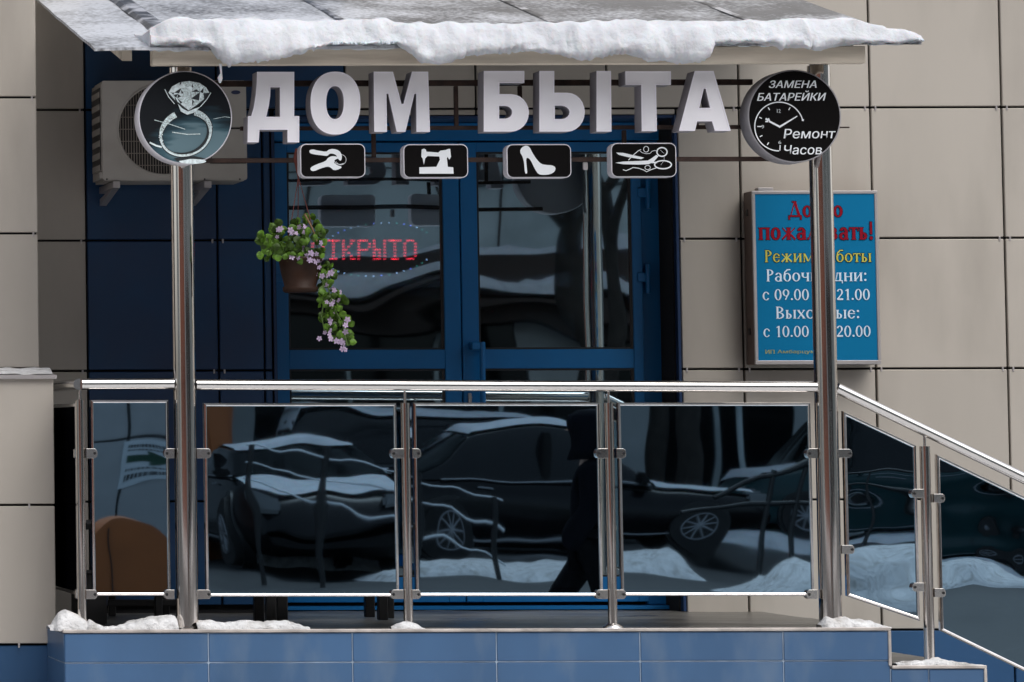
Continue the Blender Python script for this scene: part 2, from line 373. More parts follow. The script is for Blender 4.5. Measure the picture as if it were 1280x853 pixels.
# ------------------------------------------------------------------ the double door and its reveal
YD = 1.70; YT = YD
g = G()      # reveal boards round the opening
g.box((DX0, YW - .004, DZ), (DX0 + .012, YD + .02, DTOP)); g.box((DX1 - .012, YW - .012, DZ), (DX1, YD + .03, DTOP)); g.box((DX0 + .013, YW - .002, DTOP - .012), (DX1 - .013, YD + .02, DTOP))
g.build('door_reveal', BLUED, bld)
fx0 = DX0 + .013; fx1 = DX1 - .013; ftop = DTOP - .014
mx = WX(576, 330, YD)
lx0 = WX(343, 330, YD - .0); rx1 = WX(829, 330, YD)
zc0, zc1 = WZ(600, 190, YD), WZ(600, 437, YD); zd0 = WZ(600, 461, YD); zb = WZ(600, 757, YD); zbot = DZ + .035
g = G()
g.box((fx0, YD + .004, WZ(600, 176, YD)), (fx1, YD + .07, ftop), .004)                     # head
g.box((WX(804, 330, YD), YD + .03, DZ + .02), (fx1, YD + .08, WZ(600, 176, YD) - .002), .004)   # right jamb
g.box((fx0, YD + .03, DZ + .02), (lx0 + .0, YD + .08, WZ(600, 176, YD) - .002), .004)
g.box((fx0, YD - .02, DZ + .002), (fx1, YD + .09, DZ + .019))
g.build('door_frame', BLUEF, bld)
def leaf(x0, x1, gx0, gx1, hinge_x, side):
    z1 = WZ(600, 178, YD) ; lf = G(); y0, y1 = YD, YD + .055
    lf.box((x0, y0, zbot), (gx0, y1, z1), .003); lf.box((gx1, y0, zbot), (x1, y1, z1), .003)
    for a, b in ((zc0, z1), (zd0, zc1), (zbot, zb + .13)): lf.box((gx0, y0 + .002, min(a, b)), (gx1, y1 - .002, max(a, b)), .002)
    d = lf.build('door_leaf', BLUEF, bld)
    bd = G()
    for (za, zb_) in ((zc1, zc0), (zb + .13, zd0)):
        for (p, q) in (((gx0, za), (gx0 + .009, zb_)), ((gx1 - .009, za), (gx1, zb_)), ((gx0 + .009, za), (gx1 - .009, za + .009)), ((gx0 + .009, zb_ - .009), (gx1 - .009, zb_))):
            bd.box((p[0], y0 + .006, p[1]), (q[0], y0 + .03, q[1]))
    bd.build('glazing_bead', BLACKM, d)
    for (za, zb_, amp) in ((zc1, zc0, .0019), (zb + .13, zd0, .001)):
        wavy('pane', gx0 + .009, gx1 - .009, za + .009, zb_ - .009, y0 + .018, amp, .8, DGLASS, d, seed=x0)
    return d
def wavy(name, x0, x1, z0, z1, y, amp, lam, m, parent, seed=0, n=44, zl=1.0, tilt=(0, 0), quad=None, thick=.006, anis=1.0):
    """a sheet of rolled glass, not quite flat: waves of a fraction of a millimetre"""
    rows = []
    for i in range(n + 1):
        r = []
        for j in range(n + 1):
            u = j / n; v = i / n; x = x0 + (x1 - x0) * u
            if quad: zb_ = quad[0] + (quad[1] - quad[0]) * u; zt = quad[2] + (quad[3] - quad[2]) * u; z = zb_ + (zt - zb_) * v
            else: z = z0 + (z1 - z0) * v
            d = noise.noise(Vector((x / lam * anis + seed * 7.3, z / lam / zl, seed * 3.1))) * amp + noise.noise(Vector((x / lam * .5 + seed, z / lam * 2.1, seed * 1.7))) * amp * .42
            d += noise.noise(Vector((x / lam * 2.7 + 5, z / lam * 2.7, seed))) * amp * .16
            r.append((x, y + d + tilt[0] * (x - (x0 + x1) / 2) + tilt[1] * (z - (z0 + z1) / 2), z))
        rows.append(r)
    g = G(); g.grid(rows); bk = [(p[0], y + thick, p[2]) for p in (rows[0][0], rows[0][-1], rows[-1][-1], rows[-1][0])]
    g.add(bk, [(0, 3, 2, 1)] if True else [])
    return g.build(name, m, parent, fix=False)
ll = leaf(lx0, mx - .003, WX(360, 330, YD), WX(554.5, 330, YD), lx0, -1)
rl = leaf(mx + .003, WX(803, 330, YD), WX(597.5, 330, YD), WX(790.5, 330, YD), rx1, 1)
g = G(); hx = WX(604, 470, YD - .06)       # pull handle with its arm
g.tube([(hx, YD - .05, WZ(604, 428, YD)), (hx, YD - .05, WZ(604, 560, YD))], .013, 12); g.box((hx - .05, YD - .058, WZ(604, 438, YD)), (hx + .014, YD - .002, WZ(604, 428, YD)), .004)
g.build('handle', BLUEF, rl)
g = G(); kx = WX(587, 497, YD); kz = WZ(587, 497, YD); g.box((kx - .008, YD - .008, kz - .03), (kx + .008, YD - .001, kz + .02), .003); g.tube([(kx, YD - .02, kz), (kx, YD - .006, kz)], .007); g.build('lock_plate', ALU, rl)
for py in (241, 347):
    g = G(); x = WX(806, py, YD); z = WZ(806, py, YD); g.tube([(x + .012, YD - .012, z - .075), (x + .012, YD - .012, z + .06)], .012, 12); g.box((x - .035, YD - .012, z - .022), (x + .01, YD - .001, z + .022), .003); g.build('hinge', BLUEF, rl)
for py in (349,):
    g = G(); x = WX(345, py, YD); z = WZ(345, py, YD); g.box((x - .012, YD - .014, z - .02), (x + .03, YD - .001, z + .02), .003); g.build('hinge', BLUEF, ll)
# dim hallway behind the glass
g = G(); x0, x1 = fx0 - .3, fx1 + .3
ROOM = mat('dim_interior_paint', (.05, .052, .055), .8); 
g.box((x0, 5.9, DZ), (x1, 5.99, DTOP + .5)); g.box((x0, YD + .09, DZ - .02), (x1, 5.9, DZ - .001)); g.build('hallway', ROOM, bld)

# ------------------------------------------------------------------ porch: slab, tiles, steps
YF = -.1
XL = WX(80, 789, YF); XR = WX(1112, 786, YF); XS = WX(1232, 836, YF)
Z1 = WZ(1170, 833, YF); Z2 = Z1 - (DZ - Z1)
XS2 = XS + (XS - XR); 
porch = thing('entrance_porch', ((XL + XR) / 2, .7, 0), 'raised entrance porch faced in blue tiles with steps going down at its right', 'porch')
porch['kind'] = 'structure'
del porch['category']
g = G(); g.box((XL + .0035, YF + .0035, 0), (XR - .0035, YW + .02, DZ - .012)); g.box((XR - .016, YF + .0035, 0), (XS - .0035, YW + .02, Z1 - .012)); g.box((XS - .016, YF + .0035, 0), (XS2 - .0035, YW + .02, Z2 - .012)); g.box((XS2 - .016, YF + .016, 0), (XS2 + .4, YW + .02, .12))
g.build('core', GROUT, porch)
g = G(); rows = []
for i in range(13):
    y = YF + .012 + (YD + .0 - YF - .012) * i / 12
    rows.append([(XL + .01 + (XR - XL - .02) * j / 70, y, DZ - .003 + .004 * noise.noise(Vector((j * .21, i * .6, 0)))) for j in range(71)])
g.grid(rows); g.build('deck', CONC, porch)
g = G(); g.box((XR - .014, YF + .01, Z1 - .012), (XS - .01, YW, Z1), .002); g.box((XS - .01, YF + .01, Z2 - .012), (XS2 - .01, YW, Z2), .002); g.build('tread', CONC, porch)
for (a, b, z) in ((XL - .004, XR + .004, DZ), (XR + .006, XS + .004, Z1), (XS + .006, XS2 + .004, Z2)):
    g = G(); g.box((a, YF - .006, z - .010), (b, YF + .012, z + .003), .002); g.build('edge_trim', TRIM, porch)
for (x, za, zb_) in ((XR, Z1, DZ), (XS, Z2, Z1)):
    g = G(); g.box((x - .008, YF - .007, za + .003), (x + .004, YF + .01, zb_ - .010), .002); g.build('edge_trim', TRIM, porch)
g = G(); g.box((XL - .004, YF + .012, DZ - .010), (XL + .012, YB + .04, DZ + .003), .002); g.build('edge_trim', TRIM, porch)
tz = [DZ - .011, WZ(600, 827.5, YF), WZ(600, 827.5, YF) - .3, -.02]
tx = [XL] + [WX(p, 805, YF) for p in (260.5, 440.5, 620.5, 800, 979)]
tx += [tx[-1] + .6, tx[-1] + 1.2, tx[-1] + 1.8]
def top_at(x): return DZ - .011 if x < XR - .01 else Z1 - .011 if x < XS - .01 else Z2 - .011
cuts = sorted(set([round(v, 5) for v in tx] + [round(XR, 5), round(XS, 5), round(XS2, 5)])); cuts = [c for c in cuts if c <= XS2 + 1e-6]
for a, b in zip(cuts[:-1], cuts[1:]):
    hid = (abs(a - XR) < 1e-4 or abs(b - XR) < 1e-4 or abs(a - XS) < 1e-4)
    for z1, z0 in zip(tz[:-1], tz[1:]):
        zt = min(z1, top_at(a))
        if zt - z0 < .02: continue
        panel(a, b, z0, zt, YF, TILE, porch, 'tile', gap=.0024, t=.0032)
for z1, z0 in zip(tz[:-1], tz[1:]):         # left cheek
    g = G(); g.box((XL, YF + .004, z0 + .002), (XL + .003, YB + .012, z1 - .002), .0005); g.build('tile', TILE, porch)

# ------------------------------------------------------------------ canopy
YA = -.32
A0 = W(118, 60.5, YA); A1 = W(1152, 52, YA)
def roof_z(y): return A0.z + (y - YA) * SL
bk = W(50, 0, 1.36); SL = (bk.z - A0.z) / (bk.y - A0.y)
can = thing('entrance_canopy', ((A0.x + A1.x) / 2, .6, A0.z), 'sloping canopy over the entrance with a wooden front beam on two steel columns', 'canopy')
g = G(); yb = YW - .01
def roof_pt(u, y):      # u 0..1 along the front
    x = A0.x + (A1.x - A0.x) * u; z0 = A0.z + (A1.z - A0.z) * u
    return Vector((x, y, z0 + (y - YA) * SL))
rows = [[roof_pt(j / 60, YA + (yb - YA) * i / 16) + Vector((0, 0, .006 * noise.noise(Vector((j * .17, i * .35, 3))))) for j in range(61)] for i in range(17)]
g.grid(rows); rows2 = [[p - Vector((0, 0, .012)) for p in r] for r in rows]; g.grid(rows2[::-1])
for r1, r2 in ((rows[0], rows2[0]), (rows[-1], rows2[-1])): g.grid([r1, r2], False)
g.grid([[r[0] for r in rows], [r[0] for r in rows2]], False); g.grid([[r[-1] for r in rows], [r[-1] for r in rows2]], False)
g.build('roof_sheet', ROOF, can)
SEAM = mat('roof_seam_strip', (.10, .105, .115), .4, .4, var=.4, scale=15, dirt_or_light=(.55, .56, .6), dscale=9, dlo=.45, dhi=.62)
for i, px in enumerate((206, 452, 712, 962)):
    b = W(px, 28, YA + .45); u = (b.x - A0.x) / (A1.x - A0.x); w = (.05 if i == 0 else .018)
    g = G(); ys = [YA + .02, yb]; a0 = roof_pt(u, ys[0]); a1 = roof_pt(u, ys[1])
    vs = []
    for q in (a0, a1):
        for dx, dz in ((-w, .003), (-w * .6, .016 if i == 0 else .006), (w * .6, .016 if i == 0 else .006), (w, .003)): vs.append(q + Vector((dx, 0, dz)))
    g.add(vs, [(0, 1, 5, 4), (1, 2, 6, 5), (2, 3, 7, 6), (0, 3, 2, 1), (4, 5, 6, 7), (0, 4, 7, 3)]); g.build('seam', SEAM, can)
bx0 = WX(190, 70, -.27); bx1 = WX(1082, 70, -.27)
g = G(); g.box((bx0, -.27, WZ(600, 80.5, -.27)), (bx1, -.22, WZ(600, 59, -.27)), .003); g.build('beam', WOOD, can)
for k in range(8):
    u = .045 + .91 * k / 7 * .965; p = roof_pt(u, -.2); q = roof_pt(u, YW - .02); g = G(); x = p.x; h = .05; dz = .02
    g.add([(x - .02, p.y, p.z - dz - h), (x + .02, p.y, p.z - dz - h), (x + .02, q.y, q.z - dz - h), (x - .02, q.y, q.z - dz - h), (x - .02, p.y, p.z - dz), (x + .02, p.y, p.z - dz), (x + .02, q.y, q.z - dz), (x - .02, q.y, q.z - dz)],
          [(0, 3, 2, 1), (4, 5, 6, 7), (0, 1, 5, 4), (1, 2, 6, 5), (2, 3, 7, 6), (3, 0, 4, 7)])
    g.build('rafter', WOOD, can)
CXL = WX(231, 500, 0); CXR = WX(1032.5, 500, 0)
for cx in (CXL, CXR):
    g = G(); r = .047; top = WZ(600, 84, 0); g.tube([(cx, 0, DZ - .002), (cx, 0, top)], r, 40); g.build('column', STEEL, can)
    g = G(); g.box((cx - .03, -.03, top), (cx + .03, .03, roof_pt(.5, 0).z - .03), .003); g.build('bracket', BLACKM, can)
    g = G(); g.tube([(cx, 0, DZ), (cx, 0, DZ + .012)], r + .012, 32); g.build('base_collar', STEEL, can)

# ------------------------------------------------------------------ snow lying on things
def interp(tab, x):
    if x <= tab[0][0]: return tab[0][1]
    for (a, b), (c, d) in zip(tab[:-1], tab[1:]):
        if x <= c: return b + (d - b) * (x - a) / (c - a)
    return tab[-1][1]
TOP = [(188, 45), (200, 34), (215, 26), (240, 23.5), (270, 28), (300, 26), (400, 27), (480, 25), (500, 31), (560, 31), (640, 32), (700, 31), (760, 28), (800, 28), (860, 30), (900, 29), (950, 29), (1000, 26), (1050, 25), (1080, 27), (1110, 36), (1140, 43), (1153, 50)]
BOT = [(188, 50), (205, 53), (240, 54), (262, 62), (270, 74), (284, 86), (296, 80), (320, 80), (345, 76), (375, 70), (395, 64), (410, 58), (495, 58), (503, 64), (520, 77), (545, 83), (565, 77), (590, 70), (620, 69), (650, 66), (700, 72), (730, 77), (760, 72), (775, 70), (800, 76), (840, 79), (870, 80), (885, 72), (891, 60), (900, 56), (950, 57), (965, 61), (975, 65), (990, 60), (1005, 62), (1020, 66), (1040, 61), (1060, 57), (1100, 57), (1153, 55)]
g = G(); rows = []
N = 330
for i in range(N + 1):
    px = 188 + (1153 - 188) * i / N
    yb_px = interp(BOT, px) - 1.5 + 2.2 * noise.noise(Vector((px * .09, 1, 0))) + 3.2 * noise.noise(Vector((px * .27, 5, 0))) * (interp(BOT, px) > 62); yt = interp(TOP, px) + 1.4 * noise.noise(Vector((px * .05, 9, 0)))
    x = WX(px, 55, YA); u = (x - A0.x) / (A1.x - A0.x); e = A0.z + (A1.z - A0.z) * u
    hang = max(0, (yb_px - 57) / 24); tz_ = WZ(px, yt, YA + .2)
    f = YA - .025 - .045 * min(1, hang * 1.3); zbm = WZ(px, yb_px, f)
    end = min(1, i / 12, (N - i) / 20 + .25)
    back = YA + .42; zbk = e + (back - YA) * SL
    tz_ = max(tz_, e + .02)
    sec = [(back, zbk + .002), (YA + .34, max(tz_ - .012, e + .34 * SL + .006)), (YA + .22, tz_), (YA + .10, tz_ - .006), (YA + .02, tz_ - .022 * end), (f + .035, e + (tz_ - e) * .50), (f + .008, e + (tz_ - e) * .12 - hang * .01), (f, (zbm + e) / 2), (f + .006, zbm + .012), (f + .025, zbm), (YA + .01 if hang < .2 else f + .06, zbm + .008), (YA + .02, e - .016 if hang < .2 else zbm + (e - zbm) * .6)]
    rr = []
    for k, (y, z) in enumerate(sec):
        v = Vector((x, y, z)); am = 0 if k in (0, 2) else 1
        nv = noise.noise(Vector((v.x * 7, v.y * 9, v.z * 16))) * .010 + .012 - abs(noise.noise(Vector((v.x * 11, v.y * 14, v.z * 26 + 7)))) * .030 + noise.noise(Vector((v.x * 16, v.y * 20, v.z * 45))) * .009 + noise.noise(v * 55) * .004
        rr.append(v + Vector((noise.noise(v * 11 + Vector((3, 0, 0))) * .004, -nv * am, nv * .5 * am)))
    rows.append(rr)
g.grid(rows); g.cap(rows[0][::-1]); g.cap(rows[-1])
g.tube([W(275.5, 80, YA - .03), W(276.5, 92, YA - .02), W(275, 98, YA - .02), W(275, 104, YA - .02)], [.006, .004, .011, .004], 8)
stuff(g.build('snow', SNOW), 'thick ragged snow hanging over the front edge of the canopy')
def ridge(tab, yc, dep, z0, m=SNOW, step=2.0, seed=0):
    g = G(); rows = []; a, b = tab[0][0], tab[-1][0]; n_ = max(4, int((b - a) / step))
    for i in range(n_ + 1):
        px = a + (b - a) * i / n_; zt = max(WZ(px, interp(tab, px) + 1.6 * noise.noise(Vector((px * .13, seed, 0))), yc) - z0, .001); x = WX(px, 780, yc); rr = []
        w = dep * min(1, .35 + zt / .05)
        for k in range(9):
            t = math.pi * k / 8; v = Vector((x, yc - math.cos(t) * w, z0 + math.sin(t) ** .8 * zt if 0 < k < 8 else z0 - .004))
            nv = (noise.noise(v * 14) * .012 + noise.noise(v * 40) * .006) * min(1, zt / .03) if 0 < k < 8 else 0
            rr.append(v + Vector((0, nv * .6, nv * .7)))
        rows.append(rr)
    g.grid(rows); return g
g = G()
for tab, yc, dep in (([(60, 783), (66, 779), (74, 766), (82, 762), (90, 764), (98, 768), (106, 775), (118, 783)], .03, .10), ([(106, 780), (112, 774), (120, 778), (130, 783), (146, 782), (165, 776), (185, 770), (200, 771), (214, 769), (219, 771), (222, 784)], -.02, .06),
                    ([(244, 777), (258, 775), (270, 778), (300, 776), (330, 777), (358, 775), (372, 780), (386, 784)], -.02, .06), ([(488, 784), (496, 779), (508, 777), (520, 780), (530, 785)], -.04, .05),
                    ([(1024, 781), (1032, 771), (1040, 774), (1056, 771), (1070, 774), (1090, 778), (1112, 784)], -.03, .06)):
    q = ridge(tab, yc, dep, DZ + .001, seed=tab[0][0]); g.add(q.v, q.f, True)
q = ridge([(1117, 829), (1130, 826), (1148, 825), (1160, 824), (1172, 821), (1184, 826), (1200, 828), (1215, 830), (1226, 833)], -.03, .06, Z1 + .001, seed=8); g.add(q.v, q.f, True)
stuff(g.build('snow', SNOWD), 'grey snow left along the front edge of the porch and step')
g = G(); rows = []
for i in range(30):
    px = -60 + 122 * i / 29; a = W(px, 461, YP - .01); b = W(min(px + 6, 66), 469, YB)
    rows.append([a.lerp(b, t) + Vector((0, 0, .003 + .009 * math.sin(min(1, t * 1.15) * math.pi) * (1 - .5 * (px > 50)) + .006 * noise.noise(Vector((px * .06, t * 4, 0))))) for t in (0.02, .2, .4, .6, .8, .97)])
g.grid(rows); stuff(g.build('snow', SNOWD), 'thin snow on the sloping sill of the left block')

# ------------------------------------------------------------------ railings
def rails(): pass
RZ0 = WZ(600, 482, 0)
ra = thing('glass_railing', (WX(600, 700, 0), 0, DZ), 'steel porch railing with four mirror glass panels along the front edge', 'railing')
def handrail(pts, parent, r=.0235): g = G(); g.tube(pts, r, 24); return g.build('handrail', STEELH, parent)
def post(px0, px1, py, yc, parent, zb, ytop=503, prail=488, r=None):
    x = (WX(px0, py, yc) + WX(px1, py, yc)) / 2; r = r or (WX(px1, py, yc) - WX(px0, py, yc)) / 2
    pxm = (px0 + px1) / 2
    g = G(); g.tube([(x, yc, zb), (x, yc, WZ(pxm, ytop, yc))], r, 24); p = g.build('post', STEEL, parent)
    g = G(); g.tube([(x, yc, WZ(pxm, ytop, yc)), (x, yc, WZ(pxm, prail, yc))], .0055, 12); g.build('pin', STEELH, p)
    g = G(); g.tube([(x, yc, zb), (x, yc, zb + .006), (x, yc, zb + .018)], [r + .022, r + .02, r + .003], 24); g.build('flange', STEELH, p)
    return x
def frame(px0, px1, py0, py1, parent, seed, amp=.00035, lam=.42, tilt=(0, 0), pts=None, yc=.0):
    """chrome U-profile frame round one sheet of mirror glass"""
    if pts is None: pts = [(px0, py0), (px1, py0), (px1, py1), (px0, py1)]
    P = [W(a, b, yc) for a, b in pts]; P[3].x = P[0].x = (P[0].x + P[3].x) / 2; P[1].x = P[2].x = (P[1].x + P[2].x) / 2
    g = G(); t = .009; n_ = 4; ctr = sum(P, Vector()) / 4
    o = [(p.x, p.z) for p in P]
    def inset(d):
        x0, x1 = P[0].x + d, P[1].x - d
        st = (P[1].z - P[0].z) / (P[1].x - P[0].x); sb = (P[2].z - P[3].z) / (P[1].x - P[0].x)
        k = math.sqrt(1 + st * st)
        return [(x0, P[0].z + st * d - d * k), (x1, P[1].z - st * d - d * k), (x1, P[2].z - sb * d + d * k), (x0, P[3].z + sb * d + d * k)]
    rings = [(inset(0), yc + .014), (inset(0.0), yc - .006), (inset(.0025), yc - .011), (inset(.009), yc - .012), (inset(.012), yc - .010), (inset(.0145), yc - .002)]
    vs = [Vector((a, y, b)) for r_, y in rings for a, b in r_]
    fs = [[i * 4 + j, i * 4 + (j + 1) % 4, (i + 1) * 4 + (j + 1) % 4, (i + 1) * 4 + j] for i in range(len(rings) - 1) for j in range(4)]
    g.add(vs, fs); fr = g.build('panel_frame', CHROME, parent)
    q = inset(.010)
    wavy('glass_panel', q[0][0], q[1][0], 0, 0, yc - .004, amp, lam, MIRROR, fr, seed=seed, tilt=tilt, quad=(q[3][1], q[2][1], q[0][1], q[1][1]))
    return P
def clamp(pxa, pxb, py, parent, yc=0.0, h=.040):
    a = W(pxa, py, yc); b = W(pxb, py, yc); g = G()
    if pxa > pxb: a, b = b, a
    flip = pxa > pxb
    # rounded on the glass side (pxb)
    n_ = 10; w = abs(b.x - a.x); r = h / 2; out = []
    sgn = -1 if flip else 1; xa = b.x if flip else a.x; xb = a.x if flip else b.x
    out += [(xa, a.z - r), (xb - sgn * r * .7, a.z - r)] + [(xb - sgn * r * .7 + sgn * r * .7 * math.cos(R(t)), a.z + r * math.sin(R(t))) for t in range(-75, 76, 15)] + [(xb - sgn * r * .7, a.z + r), (xa, a.z + r)]
    if flip: out = out[::-1]
    g.prism(out, [], yc - .022, yc + .022); o = g.build('clamp', STEELH, parent)
    m_ = o.modifiers.new('b', 'BEVEL'); m_.width = .003; m_.segments = 2; m_.limit_method = 'ANGLE'
    g = G(); xm = xb - sgn * r * .6; g.tube([(xm, yc - .026, a.z), (xm, yc - .02, a.z)], .006, 10); g.build('screw', BLACKM, o)
post(96, 107, 640, 0, ra, DZ, 500); post(502.5, 514, 640, 0, ra, DZ, 504); post(757.5, 769, 640, 0, ra, DZ, 504)
frame(114, 212, 500, 745, ra, 1, tilt=(0, -.0005), amp=.0005)
frame(255.5, 497, 504, 746, ra, 12, tilt=(0, .000), amp=.0006, lam=.42)
frame(517.5, 751, 503.5, 745.5, ra, 4, tilt=(0, .000), amp=.0005, lam=.5)
frame(773.5, 1015, 503.5, 745, ra, 5, tilt=(0, .000), amp=.0004, lam=.45)
for py, h in ((567, .04), (743, .038)):
    for a, b in ((107, 121), (217, 204), (245, 263), (503, 487), (514, 525), (758, 743), (769, 781), (1020, 1006)): clamp(a, b, py, ra, h=h)
handrail([W(102, 480.5, 0), W(217, 480, 0)], ra); handrail([W(245, 481, 0), W(1020, 484, 0)], ra)
# return railing at the left, back to the wall
rb = thing('side_railing', (WX(100, 700, 0), .7, DZ), 'short side railing at the left end of the porch running back to the wall', 'railing')
cx = WX(101, 640, 0); rz = WZ(102, 480.5, 0)
handrail([(cx, .01, rz), (cx, YW - .05, rz - .0)], rb)
for yy in (YW - .12,):
    g = G(); g.tube([(cx, yy, DZ), (cx, yy, rz - .06)], .018, 20); p = g.build('post', STEEL, rb)
    g = G(); g.tube([(cx, yy, rz - .06), (cx, yy, rz - .02)], .0055, 10); g.build('pin', STEELH, p)
zt, zb2 = WZ(102, 504, 0), WZ(102, 745, 0)
g = G()
for (a, b) in (((.045, zb2), (.06, zt)), ((YW - .19, zb2), (YW - .175, zt)), ((.06, zt - .015), (YW - .19, zt)), ((.06, zb2), (YW - .19, zb2 + .015))):
    g.box((cx - .012, a[0], a[1]), (cx + .012, b[0], b[1]), .002)
fr = g.build('panel_frame', CHROME, rb)
BGL = mirror_glass('dark_glass', (.03, .04, .05), (.002, .002, .003), .5)
g = G(); g.box((cx - .004, .06, zb2 + .015), (cx + .004, YW - .19, zt - .015)); g.build('glass_panel', BGL, fr)
for py in (567, 743):
    g = G(); z = WZ(102, py, 0); g.box((cx - .02, .015, z - .02), (cx + .02, .062, z + .02), .004); g.build('clamp', STEELH, rb)
# stair railing
rc = thing('stair_railing', (WX(1160, 800, 0), 0, Z1), 'sloping steel stair railing with mirror glass panels beside the steps', 'railing')
s0 = W(1046, 485.5, 0); s1 = W(1280, 598, 0); dr = (s1 - s0); s2 = s0 + dr * 1.9
handrail([s0, s2], rc, .024)
post(1152.5, 1165.5, 690, 0, rc, Z1, 558, 545)
post_x2 = s0 + dr * 1.45
g = G(); g.tube([(post_x2.x, 0, Z2 - .16), (post_x2.x, 0, post_x2.z - .05)], .02, 20); pp = g.build('post', STEEL, rc)
frame(0, 0, 0, 0, rc, 7, pts=[(1054, 514), (1146, 557), (1148, 776), (1057, 745)], amp=.0010, lam=.35)
sl_ = dr.z / dr.x
p0 = W(1170.5, 568, 0); p3 = W(1174, 788, 0); xe = post_x2.x - .05
def rev(x, z): 
    v = Vector((x, 0, z)); c = CM.transposed() @ (v - CP); return (PPX + F * c.x / -c.z, PPY - F * c.y / -c.z)
frame(0, 0, 0, 0, rc, 9, pts=[(1170.5, 568), rev(xe, p0.z + (xe - p0.x) * sl_), rev(xe, p3.z + (xe - p3.x) * sl_), (1174, 788)], amp=.0016, lam=.33)
for a, b, py in ((1046, 1063, 567), (1152, 1137, 617), (1165, 1179, 623), (1050, 1066, 687), (1153, 1138, 734), (1166, 1180, 741)): clamp(a, b, py, rc, h=.036)
# ================================================================== big letters on their bars
YS = -.16
def pl(pts, s=3.2, ox=300, oy=0, y=YS): return [(lambda p: (p.x, p.z))(W(ox + a / s, oy + b / s, y)) for a, b in pts]
def bowl(x0, xc, y0, y1, xr, n=10):
    """right-hand half ring outline from (x0, y0) round to (x0, y1)"""
    cy = (y0 + y1) / 2; ry = (y1 - y0) / 2
    return [(x0, y0)] + [(xc + (xr - xc) * math.cos(R(t)), cy + ry * math.sin(R(t))) for t in [-90 + 180 * i / n for i in range(n + 1)]] + [(x0, y1)]
def ov(cx, cy, rx, ry, n=44, p=2.25):
    out = []
    for i in range(n):
        t = 2 * math.pi * i / n; c, s_ = math.cos(t), math.sin(t)
        out.append((cx + rx * math.copysign(abs(c) ** (2 / p), c), cy + ry * math.copysign(abs(s_) ** (2 / p), s_)))
    return out
sg = thing('letter_sign', (WX(610, 150, YS), YS, WZ(610, 150, YS)), 'row of large pale grey box letters reading ДОМ БЫТА under the canopy', 'sign')
def offs(loop, d):
    """the outline moved d towards its left-hand side (mitred, limited)"""
    n_ = len(loop); ar = sum(loop[i][0] * loop[(i + 1) % n_][1] - loop[(i + 1) % n_][0] * loop[i][1] for i in range(n_)); sg_ = 1 if ar > 0 else -1; out = []
    for i in range(n_):
        a, p, b = Vector(loop[i - 1]), Vector(loop[i]), Vector(loop[(i + 1) % n_]); u = (p - a).normalized(); v = (b - p).normalized()
        nu = Vector((-u.y, u.x)) * sg_; nv = Vector((-v.y, v.x)) * sg_; m_ = nu + nv; k = m_.length_squared / 2
        out.append(tuple(p + (m_ * (d / max(k, .35)))))
    return out
def letter(polys, depth=.10):
    """channel letter: pale rim, slightly sunk grey face, deep sides"""
    g = G()
    for outer, holes in polys:
        io = offs(outer, .0046); ih = [offs(h, -.0046) for h in holes]
        g.prism(io, ih, YS + .0025, YS + .012, 0)
        for o_, i_ in [(outer, io)] + list(zip(holes, ih)):
            n_ = len(o_); q = [(x, YS + depth, z) for x, z in o_] + [(x, YS, z) for x, z in o_] + [(x, YS, z) for x, z in i_] + [(x, YS + .003, z) for x, z in i_]
            for r_, mi in ((0, 2), (1, 1), (2, 1)):
                g.add([q[r_ * n_ + i] for i in range(n_)] + [q[(r_ + 1) * n_ + i] for i in range(n_)], [[i, (i + 1) % n_, n_ + (i + 1) % n_, n_ + i] for i in range(n_)], False, mi)
        g.prism(outer, holes, YS + depth - .002, YS + depth, 2)
    return g.build('letter', (LFACE, LRIM, LSIDE), sg)
letter([(pl([(68, 288), (217, 288), (217, 465), (237, 465), (237, 570), (190, 570), (190, 520), (78, 520), (75, 570), (30, 570), (32, 465), (45, 465), (55, 430), (63, 380), (67, 330)]), [pl([(122, 350), (160, 350), (160, 468), (105, 468), (115, 425), (121, 385)])])])
letter([(pl(ov(382, 413, 100, 126)), [pl(ov(380, 411, 35, 66))])])
letter([(pl([(535, 287), (612, 287), (646, 416), (654, 416), (688, 287), (753, 287), (760, 528), (706, 528), (705, 376), (698, 376), (662, 528), (627, 528), (593, 376), (586, 376), (588, 528), (537, 528)]), [])])
Z3 = dict(s=3.2056, ox=600)
letter([(pl([(15, 285), (178, 285), (178, 333), (78, 333)] + bowl(78, 125, 378, 528, 196, 12)[:-1] + [(15, 528)], **Z3), [pl(bowl(77, 100, 425, 476, 129, 8), **Z3)])])
letter([(pl([(238, 285), (298, 285), (298, 372)] + bowl(298, 350, 372, 528, 420, 12)[1:-1] + [(238, 528)], **Z3), [pl(bowl(300, 325, 424, 478, 359, 8), **Z3)]), (pl([(467, 285), (525, 285), (527, 528), (467, 528)], **Z3), [])])
letter([(pl([(582, 286), (765, 286), (765, 341), (706, 341), (709, 526), (648, 526), (646, 341), (583, 341)], **Z3), [])])
letter([(pl([(860, 285), (936, 285), (1005, 525), (941, 525), (930, 487), (870, 487), (862, 525), (797, 525)], **Z3), [pl([(897, 356), (904, 356), (922, 433), (879, 433)], **Z3)])])
